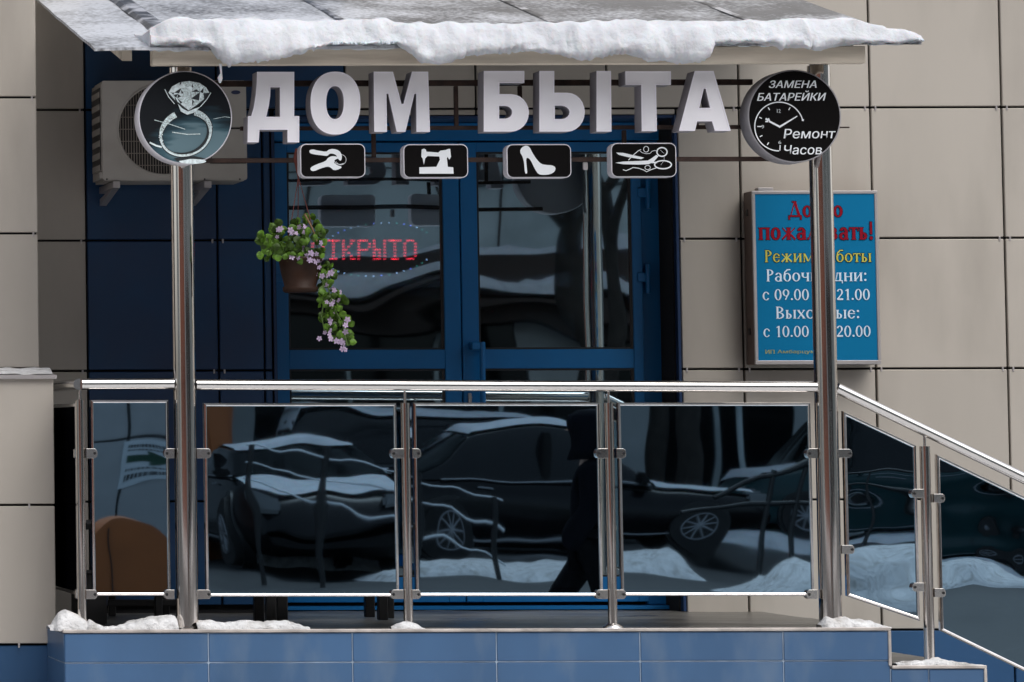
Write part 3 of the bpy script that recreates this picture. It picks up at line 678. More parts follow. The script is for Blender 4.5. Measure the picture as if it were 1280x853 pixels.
# rusty bars that carry letters and small signs, from column to column
sb = thing('sign_bars', (WX(610, 160, -.03), -.03, WZ(610, 160, -.03)), 'rusty brown steel bars between the two columns carrying letters and signs', 'sign frame')
def bar(px0, px1, py0, py1, h, y=-.03, ang=0):
    a = W(px0, py0, y); b = W(px1, py1, y); g = G(); k = h / 2
    if abs(b.x - a.x) > abs(b.z - a.z): g.box((a.x, y - k, (a.z + b.z) / 2 - k), (b.x, y + k, (a.z + b.z) / 2 + k), .002)
    else: g.box(((a.x + b.x) / 2 - k, y - k, b.z), ((a.x + b.x) / 2 + k, y + k, a.z), .002)
    g.build('bar', RUST, sb)
bar(246, 940, 104, 104, .024); bar(300, 940, 160, 160, .017); bar(246, 962, 200, 200, .019, y=-.05)
bar(570, 570, 108, 158, .017); bar(467, 467, 163, 197, .017); bar(780, 780, 163, 182, .017); bar(650, 650, 108, 158, .017); bar(870, 870, 108, 158, .017)
bar(1049, 1062, 159.5, 159.5, .006)
g = G(); p = W(731, 208, -.05); g.box((p.x - .01, -.062, p.z - .016), (p.x + .01, -.05, p.z + .016), .003); g.build('hook', ALU, sb)

# ------------------------------------------------------------------ small light boxes with pictures
def rrect(x0, x1, z0, z1, r, n=5):
    out = []
    for cx, cz, a in ((x1 - r, z1 - r, 0), (x0 + r, z1 - r, 90), (x0 + r, z0 + r, 180), (x1 - r, z0 + r, 270)):
        out += [(cx + r * math.cos(R(a + 90 * i / n)), cz + r * math.sin(R(a + 90 * i / n))) for i in range(n + 1)]
    return out
YI = -.13
def icon_box(px0, py0, px1, py1, label, draw):
    a = W(px0, py0, YI); b = W(px1, py1, YI)
    t = thing('light_box_sign', ((a.x + b.x) / 2, YI, (a.z + b.z) / 2), label, 'sign', 'small black signs with white pictures under the letters')
    g = G(); o = rrect(a.x, b.x, b.z, a.z, .026); cx, cz = (a.x + b.x) / 2, (a.z + b.z) / 2
    def ins(d): return rrect(a.x + d, b.x - d, b.z + d, a.z - d, .026 - d)
    rows = [[(x, y, z) for x, z in ins(d)] for d, y in ((.004, YI + .066), (0, YI + .062), (0, YI + .036), (.0015, YI + .034), (0, YI + .032), (0, YI + .002), (.002, YI), (.004, YI))]
    g.grid(rows, closed=True, smooth=False); g.cap(rows[0]); g.build('box', WHITEP, t)
    g = G(); g.prism(ins(.0042), [], YI - .0015, YI + .003); g.build('face', BFACE, t)
    g = G(); draw(g); g.build('picture', WGFX2 if False else WGFX, t, fix=False); return t
def ipts(pts, ox, y=YI - .003): return [(lambda p: (p.x, p.z))(W(ox + a / 5.333, 170 + b / 5.333, YI)) for a, b in pts]
def fill(g, pts, y=YI - .003): g.prism(pts, [], y, y + .0012)
def smooth_closed(p, n=3):
    for _ in range(n - 1):
        q = []
        for i in range(len(p)):
            a, b = p[i], p[(i + 1) % len(p)]; q += [(a[0] * .75 + b[0] * .25, a[1] * .75 + b[1] * .25), (a[0] * .25 + b[0] * .75, a[1] * .25 + b[1] * .75)]
        p = q
    return p
def d_keys(g):
    fill(g, ipts(smooth_closed([(140, 97), (165, 90), (190, 97), (255, 108), (270, 92), (300, 86), (340, 98), (360, 130), (354, 168), (336, 160), (325, 132), (300, 118), (275, 120), (262, 135), (235, 132), (170, 124), (145, 116)], 2), 360))
    fill(g, ipts(smooth_closed([(148, 212), (185, 192), (250, 170), (265, 148), (290, 135), (325, 138), (345, 150), (312, 158), (303, 178), (325, 196), (360, 206), (345, 222), (305, 232), (285, 212), (262, 204), (215, 218), (170, 238), (150, 230)], 2), 360), YI - .0035)
    P = ellipse(0, 0, 1, 1, 24, 200, 520); stroke(g, ipts([(352 + 34 * x, 160 + 34 * z) for x, z in P], 360), .0016, YI - .0042)
    stroke(g, ipts([(308, 170), (318, 186), (345, 192), (370, 184)], 360), .0022, YI - .0045)
def d_sew(g):
    fill(g, ipts([(890, 92), (905, 86), (918, 92), (922, 106), (1000, 112), (1016, 99), (1050, 95), (1066, 88), (1080, 88), (1086, 140), (1074, 160), (1064, 140), (1058, 150), (1064, 207), (1100, 210), (1103, 253), (875, 253), (875, 210), (988, 207), (1012, 160), (1008, 138), (930, 135), (914, 150), (905, 192), (896, 150), (888, 140)], 360))
def d_shoe(g):
    fill(g, ipts(smooth_closed([(210, 105), (225, 76), (255, 63), (278, 78), (295, 115), (325, 160), (352, 188), (385, 195), (425, 196), (450, 210), (445, 238), (415, 257), (370, 262), (335, 257), (313, 225), (285, 165), (268, 147), (252, 150), (256, 200), (262, 252), (245, 253), (240, 180), (230, 140)], 2), 610))
def d_sci(g):
    fill(g, ipts([(853, 112), (900, 114), (960, 128), (1040, 146), (1020, 156), (935, 143), (870, 127)], 610))
    fill(g, ipts([(848, 180), (900, 172), (1010, 168), (1065, 165), (1090, 150), (1120, 128), (1135, 136), (1105, 172), (1070, 190), (1000, 192), (900, 190)], 610))
    for c, r_, rot in (((1158, 108), (34, 29), 0), ((1165, 193), (56, 27), 0)):
        stroke(g, ipts([(c[0] + r_[0] * math.cos(t), c[1] + r_[1] * math.sin(t)) for t in [2 * math.pi * i / 28 for i in range(28)]], 610), .0052, YI - .0036, closed=True)
    stroke(g, ipts([(1085, 178), (1125, 178)], 610), .006, YI - .0040)
    stroke(g, ipts([(935, 162), (960, 135), (1000, 100), (1018, 92)], 610), .0030, YI - .0042)
    stroke(g, ipts([(1010, 100), (1025, 113), (1052, 120), (1078, 118), (1092, 103), (1112, 98), (1130, 106)], 610), .0020, YI - .0044)
    stroke(g, ipts([(1052 + 17 * math.cos(t), 90 + 19 * math.sin(t)) for t in [2 * math.pi * i / 16 for i in range(16)]], 610), .0026, YI - .0046, closed=True)
    stroke(g, ipts([(898, 226), (918, 233), (945, 222), (965, 212), (1000, 216), (1035, 228), (1055, 240), (1085, 226), (1120, 214)], 610), .0030, YI - .0042)
    stroke(g, ipts([(1062 + 18 * math.cos(t), 212 + 14 * math.sin(t)) for t in [2 * math.pi * i / 16 for i in range(16)]], 610), .0022, YI - .0046, closed=True)
    stroke(g, ipts([(1172, 135), (1172, 165), (1150, 195)], 610), .0010, YI - .0048); stroke(g, ipts([(1145, 95), (1172, 118)], 610), .0010, YI - .0048)
icon_box(375, 180, 457, 222, 'black sign with two white keys, leftmost of the small picture signs', d_keys)
icon_box(504, 180.5, 585.5, 222.5, 'black sign with a white sewing machine under the letter М', d_sew)
icon_box(633, 180.5, 714.5, 222.5, 'black sign with a white high heeled shoe', d_shoe)
icon_box(763.5, 179, 846, 221.5, 'black sign with white scissors and thread, beside the right door jamb', d_sci)

# ------------------------------------------------------------------ round signs
YR = -.17
def disc(cpx, cpy, rp, label, side):
    c = W(cpx, cpy, YR); r = rp / F * (YR + D)
    t = thing('round_sign', (c.x, YR, c.z), label, 'sign')
    g = G(); n_ = 72
    rows = [[(c.x + (r - d) * math.cos(2 * math.pi * i / n_), y, c.z + (r - d) * math.sin(2 * math.pi * i / n_)) for i in range(n_)] for d, y in ((.004, YR + .11), (0, YR + .106), (0, YR + .003), (.003, YR), (.006, YR))]
    g.grid(rows, closed=True); g.cap(rows[0]); g.build('box', side, t); return t, c, r
t, c, r = disc(993, 145.5, 58.6, 'round black sign with a white clock face over the right column', mat('grey_sign_side', (.30, .29, .31), .5, var=.1))
g = G(); g.prism(ellipse(c.x, c.z, r - .006, r - .006, 72), [], YR - .001, YR + .004); g.build('face', BFACE, t)
def cp(a, b, y=YR): p = W(920 + a / 6.564, 80 + b / 6.564, YR); return (p.x, p.z)
yg = YR - .003
g = G()
C0 = (352, 515); RR = 200
arc = [cp(C0[0] + RR * math.cos(R(a)), C0[1] - RR * math.sin(R(a))) for a in [14 + (256) * i / 50 for i in range(51)]]
stroke(g, arc, [.0045 + .0000 * i for i in range(51)], yg)
for a in (60, 120, 155, 180, 208, 237):
    p, q = (180, 156) if a in (60, 120, 155, 208, 237) else (180, 145)
    stroke(g, [cp(C0[0] + p * math.cos(R(a)), C0[1] - p * math.sin(R(a))), cp(C0[0] + q * math.cos(R(a)), C0[1] - q * math.sin(R(a)))], .004, yg - .0004)
stroke(g, [cp(358, 712), cp(360, 668)], .0042, yg - .0004); stroke(g, [cp(545, 470), cp(548, 455)], .008, yg - .0004)
stroke(g, [cp(352, 520), cp(500, 430)], [.008, .004], yg - .0006); stroke(g, [cp(358, 518), cp(270, 472)], .0075, yg - .0008)
stroke(g, [cp(240, 450), cp(258, 462), cp(272, 472), cp(262, 448)], .0075, yg - .001); stroke(g, [cp(238, 474), cp(262, 474)], .006, yg - .0012)
g.build('clock_face', WGFX, t, fix=False)
for body, x0, x1, y0, y1, bold, sh in (('12', 334, 364, 372, 402, .01, 0), ('9', 207, 228, 503, 532, .01, 0), ('6', 345, 369, 632, 658, .01, 0)):
    g = G(); a = cp(x0, y0); b = cp(x1, y1); put_text(g, body, a[0], b[0], b[1], a[1], yg - .0002, bold, sh); g.build('numeral', WGFX2, t, fix=False)
for body, x0, x1, y0, y1, bold, sh in (('ЗАМЕНА', 268, 658, 138, 198, .03, .25), ('БАТАРЕЙКИ', 170, 738, 222, 302, .03, .25), ('Ремонт', 388, 815, 535, 612, .018, .15), ('Часов', 393, 702, 668, 744, .018, .15)):
    g = G(); a = cp(x0, y0); b = cp(x1, y1); put_text(g, body, a[0], b[0], b[1], a[1], yg - .0002, bold, sh); g.build('lettering', WGFX, t, fix=False)

t, c, r = disc(231.6, 147, 58.8, 'round sign with a picture of a diamond ring over the left column', WHITEP)
m = bpy.data.materials.new('ring_backdrop_print'); m.use_nodes = True; n = m.node_tree.nodes; l = m.node_tree.links; b = n['Principled BSDF']; b.inputs['Roughness'].default_value = .6; b.inputs['Specular IOR Level'].default_value = .08
tc = n.new('ShaderNodeNewGeometry'); mp = n.new('ShaderNodeMapping'); mp.vector_type = 'TEXTURE'; mp.inputs['Location'].default_value = (c.x + .06, 0, c.z - .14); mp.inputs['Scale'].default_value = (.24, 1, .2)
l.new(tc.outputs['Position'], mp.inputs[0]); ln = n.new('ShaderNodeVectorMath'); ln.operation = 'LENGTH'; sx = n.new('ShaderNodeSeparateXYZ'); l.new(mp.outputs[0], sx.inputs[0]); cx_ = n.new('ShaderNodeCombineXYZ'); l.new(sx.outputs['X'], cx_.inputs['X']); l.new(sx.outputs['Z'], cx_.inputs['Y']); l.new(cx_.outputs[0], ln.inputs[0])
nz = n.new('ShaderNodeTexNoise'); nz.inputs['Scale'].default_value = 6; mp2 = n.new('ShaderNodeMapping'); mp2.inputs['Scale'].default_value = (1, 1, 4.5); mp2.inputs['Rotation'].default_value = (0, R(-14), 0); l.new(tc.outputs['Position'], mp2.inputs[0]); l.new(mp2.outputs[0], nz.inputs['Vector'])
ad = n.new('ShaderNodeMath'); ad.operation = 'MULTIPLY_ADD'; ad.inputs[1].default_value = -.9; l.new(nz.outputs['Fac'], ad.inputs[0]); l.new(ln.outputs['Value'], ad.inputs[2])
cr = n.new('ShaderNodeValToRGB'); l.new(ad.outputs[0], cr.inputs[0]); e = cr.color_ramp.elements; e[0].position = .0; e[0].color = (.12, .19, .22, 1); e[1].position = .48; e[1].color = (.012, .014, .017, 1)
x_ = e.new(.12); x_.color = (.05, .10, .125, 1); x_ = e.new(.3); x_.color = (.022, .04, .052, 1)
l.new(cr.outputs[0], b.inputs['Base Color'])
g = G(); g.prism(ellipse(c.x, c.z, r - .005, r - .005, 72), [], YR - .001, YR + .004); g.build('face', m, t)
def rp(a, b): p = W(140 + a / 4.267, 60 + b / 4.267, YR); return (p.x, p.z)
yr = YR - .003
SIL = mat('ring_print', (.56, .66, .67), .5, var=.5, scale=160); SILD = mat('ring_shade_print', (.012, .018, .022), .5, var=.5, scale=100); SILW = mat('ring_bright_print', (.72, .82, .84), .5, var=.25, scale=60)
g = G()
# band: the near rim, bright, and the paved shoulders
def band(cx0, cy0, rx, ry, rot, a0, a1, w, y, mi, n_=40):
    P = [rp(cx0 + rx * math.cos(a) * math.cos(rot) - ry * math.sin(a) * math.sin(rot), cy0 + rx * math.cos(a) * math.sin(rot) + ry * math.sin(a) * math.cos(rot)) for a in [R(a0 + (a1 - a0) * i / n_) for i in range(n_ + 1)]]
    stroke(g, P, w, y, mi)
def ringpt(a, k=1.0, cx0=392, cy0=458, rx=136, ry=114, rot=R(-22)):
    x, y_ = rx * k * math.cos(a), ry * k * math.sin(a); return rp(cx0 + x * math.cos(rot) - y_ * math.sin(rot), cy0 + x * math.sin(rot) + y_ * math.cos(rot))
AN = [R(-50 + 315 * i / 60) for i in range(61)]
def wd_(a): return .0095 + .0165 * max(0, math.cos(a + R(68))) ** .7
stroke(g, [ringpt(a, 1.0) for a in AN], [wd_(a) + .006 for a in AN], yr, 1)
stroke(g, [ringpt(a, 1.0) for a in AN], [wd_(a) for a in AN], yr - .0004, 0)
A2 = [R(-20 + 160 * i / 40) for i in range(41)]; stroke(g, [ringpt(a, .90) for a in A2], [.001 + .011 * math.sin(math.pi * i / 40) for i in range(41)], yr - .0006, 1)
A3 = [R(0 + 210 * i / 40) for i in range(41)]; stroke(g, [ringpt(a, 1.03) for a in A3], .0035, yr - .0008, 2)
g.build('ring_picture', [SIL, SILD, SILW], t, fix=False)
g = G()
random.seed(3)
for k in range(170):       # pave stones of the shoulders
    a = R(random.choice([random.uniform(-50, 15), random.uniform(180, 262)])); p = ringpt(a, 1 + random.uniform(-.075, .075)); s_ = random.uniform(.0012, .0024)
    y = yr - .0014 - k * .00001; g.add([(p[0] - s_, y, p[1]), (p[0], y, p[1] - s_), (p[0] + s_, y, p[1]), (p[0], y, p[1] + s_)], [(0, 1, 2, 3)], False, random.choice([0, 1, 2, 2]))
out = [(300, 240), (318, 208), (360, 185), (410, 178), (465, 188), (500, 212), (518, 240), (490, 275), (455, 305), (410, 338), (365, 300), (325, 272)]
y = yr - .0032
pts_ = [(random.uniform(305, 510), random.uniform(185, 320)) for _ in range(60)]
def inside(p, poly):
    c_ = False; j = len(poly) - 1
    for i in range(len(poly)):
        if (poly[i][1] > p[1]) != (poly[j][1] > p[1]) and p[0] < (poly[j][0] - poly[i][0]) * (p[1] - poly[i][1]) / (poly[j][1] - poly[i][1]) + poly[i][0]: c_ = not c_
        j = i
    return c_
from mathutils.geometry import delaunay_2d_cdt
pp_ = [Vector(p) for p in out] + [Vector(p) for p in pts_ if inside(p, out)]
res = delaunay_2d_cdt(pp_, [], [list(range(len(out)))], 1, 1e-4)
for f in res[2]:
    g.add([(rp(*res[0][i])[0], y, rp(*res[0][i])[1]) for i in f], [list(range(len(f)))], False, random.choices([0, 1, 2], [4, 1, 4])[0])
for L_ in ([(283, 225), (300, 245), (335, 285), (370, 310), (408, 338), (450, 310), (488, 280), (515, 250), (524, 235)], [(335, 270), (360, 318), (400, 330)], [(520, 240), (480, 300), (465, 318)]):
    stroke(g, [rp(*p) for p in L_], .005, yr - .0038, 1)
stroke(g, [rp(*p) for p in [(280, 222), (300, 262), (332, 300)]], .003, yr - .0042, 2); stroke(g, [rp(*p) for p in [(526, 240), (505, 275), (470, 315)]], .003, yr - .0042, 2)
g.prism([rp(*p) for p in [(350, 300), (365, 340), (400, 358), (440, 345), (470, 315), (440, 325), (405, 340), (375, 325)]], [], yr - .0046, yr - .0044, 2)
g.build('diamond_picture', [SIL, SILD, SILW], t, fix=False)
g = G(); g.prism([rp(430 + 72 * math.cos(R(a)), 606 + 13 * math.sin(R(a))) for a in range(0, 360, 15)][::-1], [], yr, yr + .0015, 2)
for L_, w in (([(225, 385), (300, 405), (390, 435)], .003), ([(320, 450), (400, 462), (470, 460)], .004), ([(200, 505), (235, 522), (265, 530)], .007), ([(540, 380), (600, 368), (630, 372)], .002)):
    stroke(g, [rp(*p) for p in L_], w, yr - .0001, 0 if w < .006 else 2)
g.prism([rp(*p) for p in [(330, 590), (370, 582), (440, 578), (500, 590), (480, 596), (420, 592), (370, 602), (345, 604)]], [], yr - .0002, yr + .0014, 1)
g.build('glint_picture', [SIL, SILD, SILW], t, fix=False)

# ------------------------------------------------------------------ opening hours light box
YH = YW - .13
a = W(939.5, 239, YH); b_ = W(1101.5, 455.5, YH)
t = thing('opening_hours_sign', ((a.x + b_.x) / 2, YH, (a.z + b_.z) / 2), 'blue opening hours light box on the beige wall behind the right column', 'sign')
g = G(); x0, x1, z0, z1 = a.x, b_.x, b_.z, a.z; w = .018
g.box((x0, YH + .012, z0), (x1, YW - .012, z1), .003); g.build('box', ALUB, t)
for q in (((x0, z0), (x1, z0 + w)), ((x0, z1 - w * .8), (x1, z1)), ((x0, z0 + w), (x0 + w * .8, z1 - w * .8)), ((x1 - w * .8, z0 + w), (x1, z1 - w * .8))):
    g = G(); g.box((q[0][0], YH - .003, q[0][1]), (q[1][0], YH + .0115, q[1][1]), .002); g.build('frame_strip', ALU, t)
g = G(); g.box((x0 + w * .5, YH + .001, z0 + w * .5), (x1 - w * .5, YH + .008, z1 - w * .5)); g.build('face', SBLUE, t)
for py in (266, 415):
    p = W(940, py, YH); g = G(); g.box((x0 - .004, YW - .075, p.z - .012), (x0 + .002, YW - .05, p.z + .018), .001); g.build('latch', BLACKM, t)
p = W(958, 236, YH); g = G(); g.box((p.x - .035, YH + .01, z1 - .001), (p.x + .035, YH + .06, z1 + .016), .002); g.build('lug', ALU, t)

# serif lettering drawn stroke by stroke
T_, t_ = .105, .04
def glyph(ch, T=T_, t=t_):
    P = []
    def q(*p): P.append(list(p))
    def V(x, y0, y1, s=3, w=None):
        w = (w or T) / 2; q((x - w, y0), (x + w, y0), (x + w, y1), (x - w, y1)); e = w + .05
        if s & 1: q((x - e, y0), (x + e, y0), (x + w, y0 + .045), (x - w, y0 + .045))
        if s & 2: q((x - e, y1), (x - w, y1 - .045), (x + w, y1 - .045), (x + e, y1))
    def H(x0, x1, y, w=None): w = (w or t) / 2; q((x0, y - w), (x1, y - w), (x1, y + w), (x0, y + w))
    def Dg(x0, y0, x1, y1, w=None):
        w = (w or T) / 2; d = Vector((x1 - x0, y1 - y0)).normalized(); n_ = Vector((-d.y, d.x)) * w; q((x0 - n_.x, y0 - n_.y), (x1 - n_.x, y1 - n_.y), (x1 + n_.x, y1 + n_.y), (x0 + n_.x, y0 + n_.y))
    def E(cx, cy, rx, ry, a0=0, a1=360, n=20):
        o = []; i_ = []
        for k in range(n + 1):
            a = R(a0 + (a1 - a0) * k / n); c, s_ = math.cos(a), math.sin(a); wx = T; o.append((cx + rx * c, cy + ry * s_)); i_.append((cx + (rx - T) * c, cy + (ry - t * 1.1) * s_))
        for k in range(n): q(o[k], o[k + 1], i_[k + 1], i_[k])
    def dot(x, y, r=.065): q(*[(x + r * math.cos(R(k)), y + r * math.sin(R(k))) for k in range(0, 360, 45)])
    A = .5
    if ch == 'Р': V(.15, 0, .7); E(.2, .52, .26, .18, -90, 90); H(.15, .22, .68); H(.15, .22, .36); A = .52
    elif ch == 'е': E(.24, .25, .22, .26, 25, 330); H(.08, .43, .28); A = .48
    elif ch == 'б': E(.25, .24, .22, .25); Dg(.07, .3, .12, .55, .08); Dg(.11, .53, .25, .66, .07); H(.22, .44, .68, .06); A = .52
    elif ch == 'о': E(.25, .25, .23, .26); A = .51
    elif ch == 'т': V(.23, 0, .5, 1); H(.02, .44, .48, .05); Dg(.03, .49, .03, .36, .035); Dg(.43, .49, .43, .36, .035); A = .47
    elif ch == 'ы': V(.12, 0, .5); E(.17, .145, .2, .155, -90, 90); V(.54, 0, .5); A = .67
    elif ch == 'ь': V(.12, 0, .5); E(.17, .145, .22, .155, -90, 90); A = .44
    elif ch == 'ж': V(.36, 0, .5); Dg(.33, .25, .08, .48, .05); Dg(.33, .27, .06, .02, .09); Dg(.39, .25, .64, .48, .05); Dg(.39, .27, .66, .02, .09); A = .73
    elif ch == 'и': V(.12, 0, .5); V(.45, 0, .5); Dg(.14, .06, .43, .44, .045); A = .58
    elif ch == 'м': V(.1, 0, .5, 3, .045); V(.6, 0, .5); Dg(.12, .48, .33, .06, .1); Dg(.34, .04, .57, .48, .04); A = .7
    elif ch == 'а': V(.36, 0, .38, 1); E(.22, .14, .2, .155); E(.23, .34, .18, .165, 5, 165); A = .49
    elif ch == 'ч': V(.42, 0, .5); V(.12, .3, .5, 2); E(.27, .32, .2, .12, 180, 330); A = .54
    elif ch == 'д': V(.4, .04, .5, 2); Dg(.14, .05, .24, .48, .045); H(.2, .42, .48); H(.02, .54, .025, .05); V(.05, -.13, .05, 0, .045); V(.52, -.13, .05, 0, .045); A = .58
    elif ch == 'Д': Dg(.36, .68, .56, .04, .12); Dg(.34, .68, .14, .04, .05); H(.05, .66, .04, .06); H(.22, .42, .68, .05); V(.06, -.12, .05, 0, .07); V(.64, -.12, .05, 0, .07); A = .72
    elif ch in 'нй' and ch == 'н': V(.12, 0, .5); V(.45, 0, .5); H(.12, .45, .26); A = .58
    elif ch == 'п': V(.12, 0, .5); V(.45, 0, .5); H(.12, .45, .48, .05); A = .58
    elif ch == 'л': V(.42, 0, .5); Dg(.24, .48, .1, .03, .045); H(.22, .42, .48); dot(.07, .04, .045); A = .55
    elif ch == 'в': V(.12, 0, .5); E(.17, .14, .22, .15, -90, 90); E(.17, .375, .19, .13, -90, 90); A = .46
    elif ch == 'р': V(.12, -.2, .5); E(.19, .25, .24, .26, -110, 120); A = .5
    elif ch == 'х': Dg(.08, .47, .4, .03, .1); Dg(.07, .03, .4, .47, .045); H(.0, .17, .485, .03); H(.31, .48, .015, .03); H(0, .14, .015, .03); H(.32, .46, .485, .03); A = .5
    elif ch == 'с': E(.24, .25, .22, .26, 40, 325); dot(.38, .38, .045); A = .45
    elif ch == 'В': V(.14, 0, .7); E(.2, .18, .3, .19, -90, 90); E(.2, .525, .26, .17, -90, 90); A = .56
    elif ch == '!': V(.14, .22, .74, 0, .1); dot(.14, .06, .075); A = .3
    elif ch == ':': dot(.12, .07); dot(.12, .43); A = .28
    elif ch == '.': dot(.1, .06); A = .22
    elif ch == '0': E(.24, .33, .22, .34); A = .5
    elif ch == '1': V(.24, 0, .66, 1); Dg(.1, .55, .24, .64, .05); A = .44
    elif ch == '2': E(.22, .47, .19, .2, -25, 165); Dg(.37, .42, .09, .07, .07); H(.04, .42, .05, .1); A = .48
    elif ch == '9': E(.24, .44, .21, .22); Dg(.4, .42, .2, .02, .07); A = .5
    elif ch == ' ': A = .3
    return P, A
def serif_line(s, px0, px1, base, xh, m, y, bold=1.0, outline=None, squeeze=1):
    """one line of print: from px0 to px1, standing on base, xh = height of a capital in the photo"""
    tot = sum(glyph(c)[1] for c in s); a = W(px0, base, YH); b = W(px1, base, YH); sx_ = (b.x - a.x) / tot; sz = xh / F * (YH + D) / .7
    passes = ([(outline, .0022, 0.0)] if outline else []) + [(m, 0, -.0006)]
    for mm, grow, dy in passes:
        g = G(); x = a.x; k = 0
        for c in s:
            P, A = glyph(c, T_ * bold, t_ * bold)
            for poly in P:
                cx = sum(p[0] for p in poly) / len(poly); cz = sum(p[1] for p in poly) / len(poly); vs = []
                for p in poly:
                    X = x + p[0] * sx_; Z = a.z + p[1] * sz
                    if grow: X += math.copysign(grow, p[0] - cx) if abs(p[0] - cx) > 1e-5 else 0; Z += math.copysign(grow, p[1] - cz) if abs(p[1] - cz) > 1e-5 else 0
                    vs.append((X, y + dy - k * .000008, Z))
                g.add(vs, [list(range(len(vs)))]); k += 1
            x += A * sx_
        g.build('lettering', mm, t, fix=False)
yt_ = YH + .0002
serif_line('Добро', 985, 1054, 271.5, 19.5, SRED, yt_, 1.25, SDARK); serif_line('пожаловать!', 948, 1093, 300, 21, SRED, yt_, 1.3, SDARK)
serif_line('Режим работы', 955, 1090, 328, 15, SYEL, yt_, 1.0, SDARK); serif_line('Рабочие дни:', 957, 1085, 352, 15, SWHITE, yt_)
serif_line('с 09.00 до 21.00', 953, 1088, 375.5, 14.5, SWHITE, yt_); serif_line('Выходные:', 969, 1076, 398.5, 15, SWHITE, yt_); serif_line('с 10.00 до 20.00', 954, 1089, 421.5, 14.5, SWHITE, yt_)
g = G(); p = W(957, 442.5, YH); q = W(968, 437.5, YH); put_text(g, 'ИП', p.x, q.x, p.z, q.z, yt_, .03); p = W(972, 443, YH); q = W(1030, 437.5, YH); put_text(g, 'Амбарцумян', p.x, q.x, p.z, q.z, yt_, .02); g.build('lettering', mat('sign_dull_yellow_print', (.26, .30, .12), .5), t, fix=False)

# ------------------------------------------------------------------ air conditioner
YAC = 1.12
a = W(126, 101, YAC); b_ = W(309, 226, YAC); yb_ = YW - .10
ac = thing('air_conditioner', ((a.x + b_.x) / 2, YW - .2, b_.z), 'beige air conditioner unit on the blue wall behind the diamond ring sign', 'air conditioner')
g = G(); x0, x1, z0, z1 = a.x, b_.x, b_.z, a.z
gx = WX(204, 162, YAC); gz = WZ(204, 162, YAC); gr = 57.5 / F * (YAC + D)
g.box((x0, YAC + .002, z0), (x1, yb_, z1), .012)
g.build('body', ACB, ac)
g = G(); g.prism(rrect(x0 + .002, x1 - .002, z0 + .002, z1 - .002, .012), [ellipse(gx, gz, gr, gr, 48)], YAC - .012, YAC + .001); g.build('front_panel', ACB, ac)
g = G(); g.prism(ellipse(gx, gz, gr - .001, gr - .001, 48), [], YAC - .002, YAC + .001); g.build('fan_opening', BLACKM, ac)
g = G()
GR = mat('fan_grille_wire', (.26, .23, .20), .5, .2, var=.3)
for k in range(-16, 17):
    x = gx + k * gr / 17; h = math.sqrt(max(0, gr * gr - (x - gx) ** 2)) - .004; g.tube([(x, YAC - .010, gz - h), (x, YAC - .010, gz + h)], .0022, 5)
for k in range(-3, 4):
    z = gz + k * gr / 3.8; h = math.sqrt(max(0, gr * gr - (z - gz) ** 2)) - .004; g.tube([(gx - h, YAC - .013, z), (gx + h, YAC - .013, z)], .0018, 5)
stuff(g.build('fan_grille', GR, ac))
g = G(); g.tube([(gx + gr * 1.0 * math.cos(R(k)), YAC - .012, gz + gr * math.sin(R(k))) for k in range(0, 361, 10)], .005, 8, caps=False); g.build('fan_ring', ACB, ac)
for (pa, pb, pc, pd) in ((262, 160, 308, 162), (262, 203, 307, 205)):
    p = W(pa, pb, YAC); q = W(pc, pd, YAC); g = G(); g.box((p.x, YAC - .0145, q.z), (q.x, YAC - .013, p.z)); g.build('panel_groove', BLACKM, ac)
p = W(262, 105, YAC); q = W(264, 205, YAC); g = G(); g.box((p.x, YAC - .016, q.z), (q.x, YAC - .0125, p.z), .001); g.build('panel_groove', BLACKM, ac)
p = W(294, 116, YAC); g = G(); g.prism(ellipse(p.x, p.z, .021, .009, 20), [], YAC - .0145, YAC - .013); g.build('badge', mat('dark_blue_badge', (.02, .03, .08), .4), ac)
p = W(116, 110, YAC + .1)
for k in range(7):          # louvres of the left cheek
    z = z1 - .06 - k * .055; g = G(); g.box((x0 - .005, YAC + .03, z - .014), (x0 + .001, yb_ - .03, z + .014), .002); g.build('louvre', ACB, ac)
g = G(); g.box((x0 - .003, YAC + .02, z0 + .05), (x0 + .0005, yb_ - .02, z1 - .03)); g.build('louvre_opening', BLACKM, ac)
g = G(); g.box((x0 - .01, YAC + .0, z0 + .01), (x0 + .012, YAC + .03, z0 + .04), .004); g.build('corner_foot', ACB, ac)
for px in (140, 254):
    p = W(px, 232, YAC); g = G(); xw = .045
    _u = [(p.x, YAC - .02, z0 - .002), (p.x + xw * .2, YAC - .02, z0 - .002), (p.x, YAC - .02, z0 - .03), (p.x, YW, z0 - .002), (p.x, YW, z0 - .03), (p.x, YW, z0 - .09)]
    g.box((p.x, YAC - .03, z0 - .034), (p.x + .032, YW, z0 - .003), .002)
    g.add([(p.x, YAC + .0, z0 - .036), (p.x, YW - .01, z0 - .09), (p.x, YW - .01, z0 - .06), (p.x, YAC + .1, z0 - .036), (p.x + .03, YAC + .0, z0 - .036), (p.x + .03, YW - .01, z0 - .09), (p.x + .03, YW - .01, z0 - .06), (p.x + .03, YAC + .1, z0 - .036)],
          [(0, 1, 2, 3), (4, 7, 6, 5), (0, 4, 5, 1), (3, 2, 6, 7), (0, 3, 7, 4), (1, 5, 6, 2)])
    g.build('wall_bracket', ALU, ac)
g = G()
for px in (133, 255, 299):
    p = W(px, 224.5, YAC); g.tube([(p.x, YAC - .015, p.z), (p.x, YAC - .011, p.z)], .004, 8)
stuff(g.build('screws', BLACKM, ac))

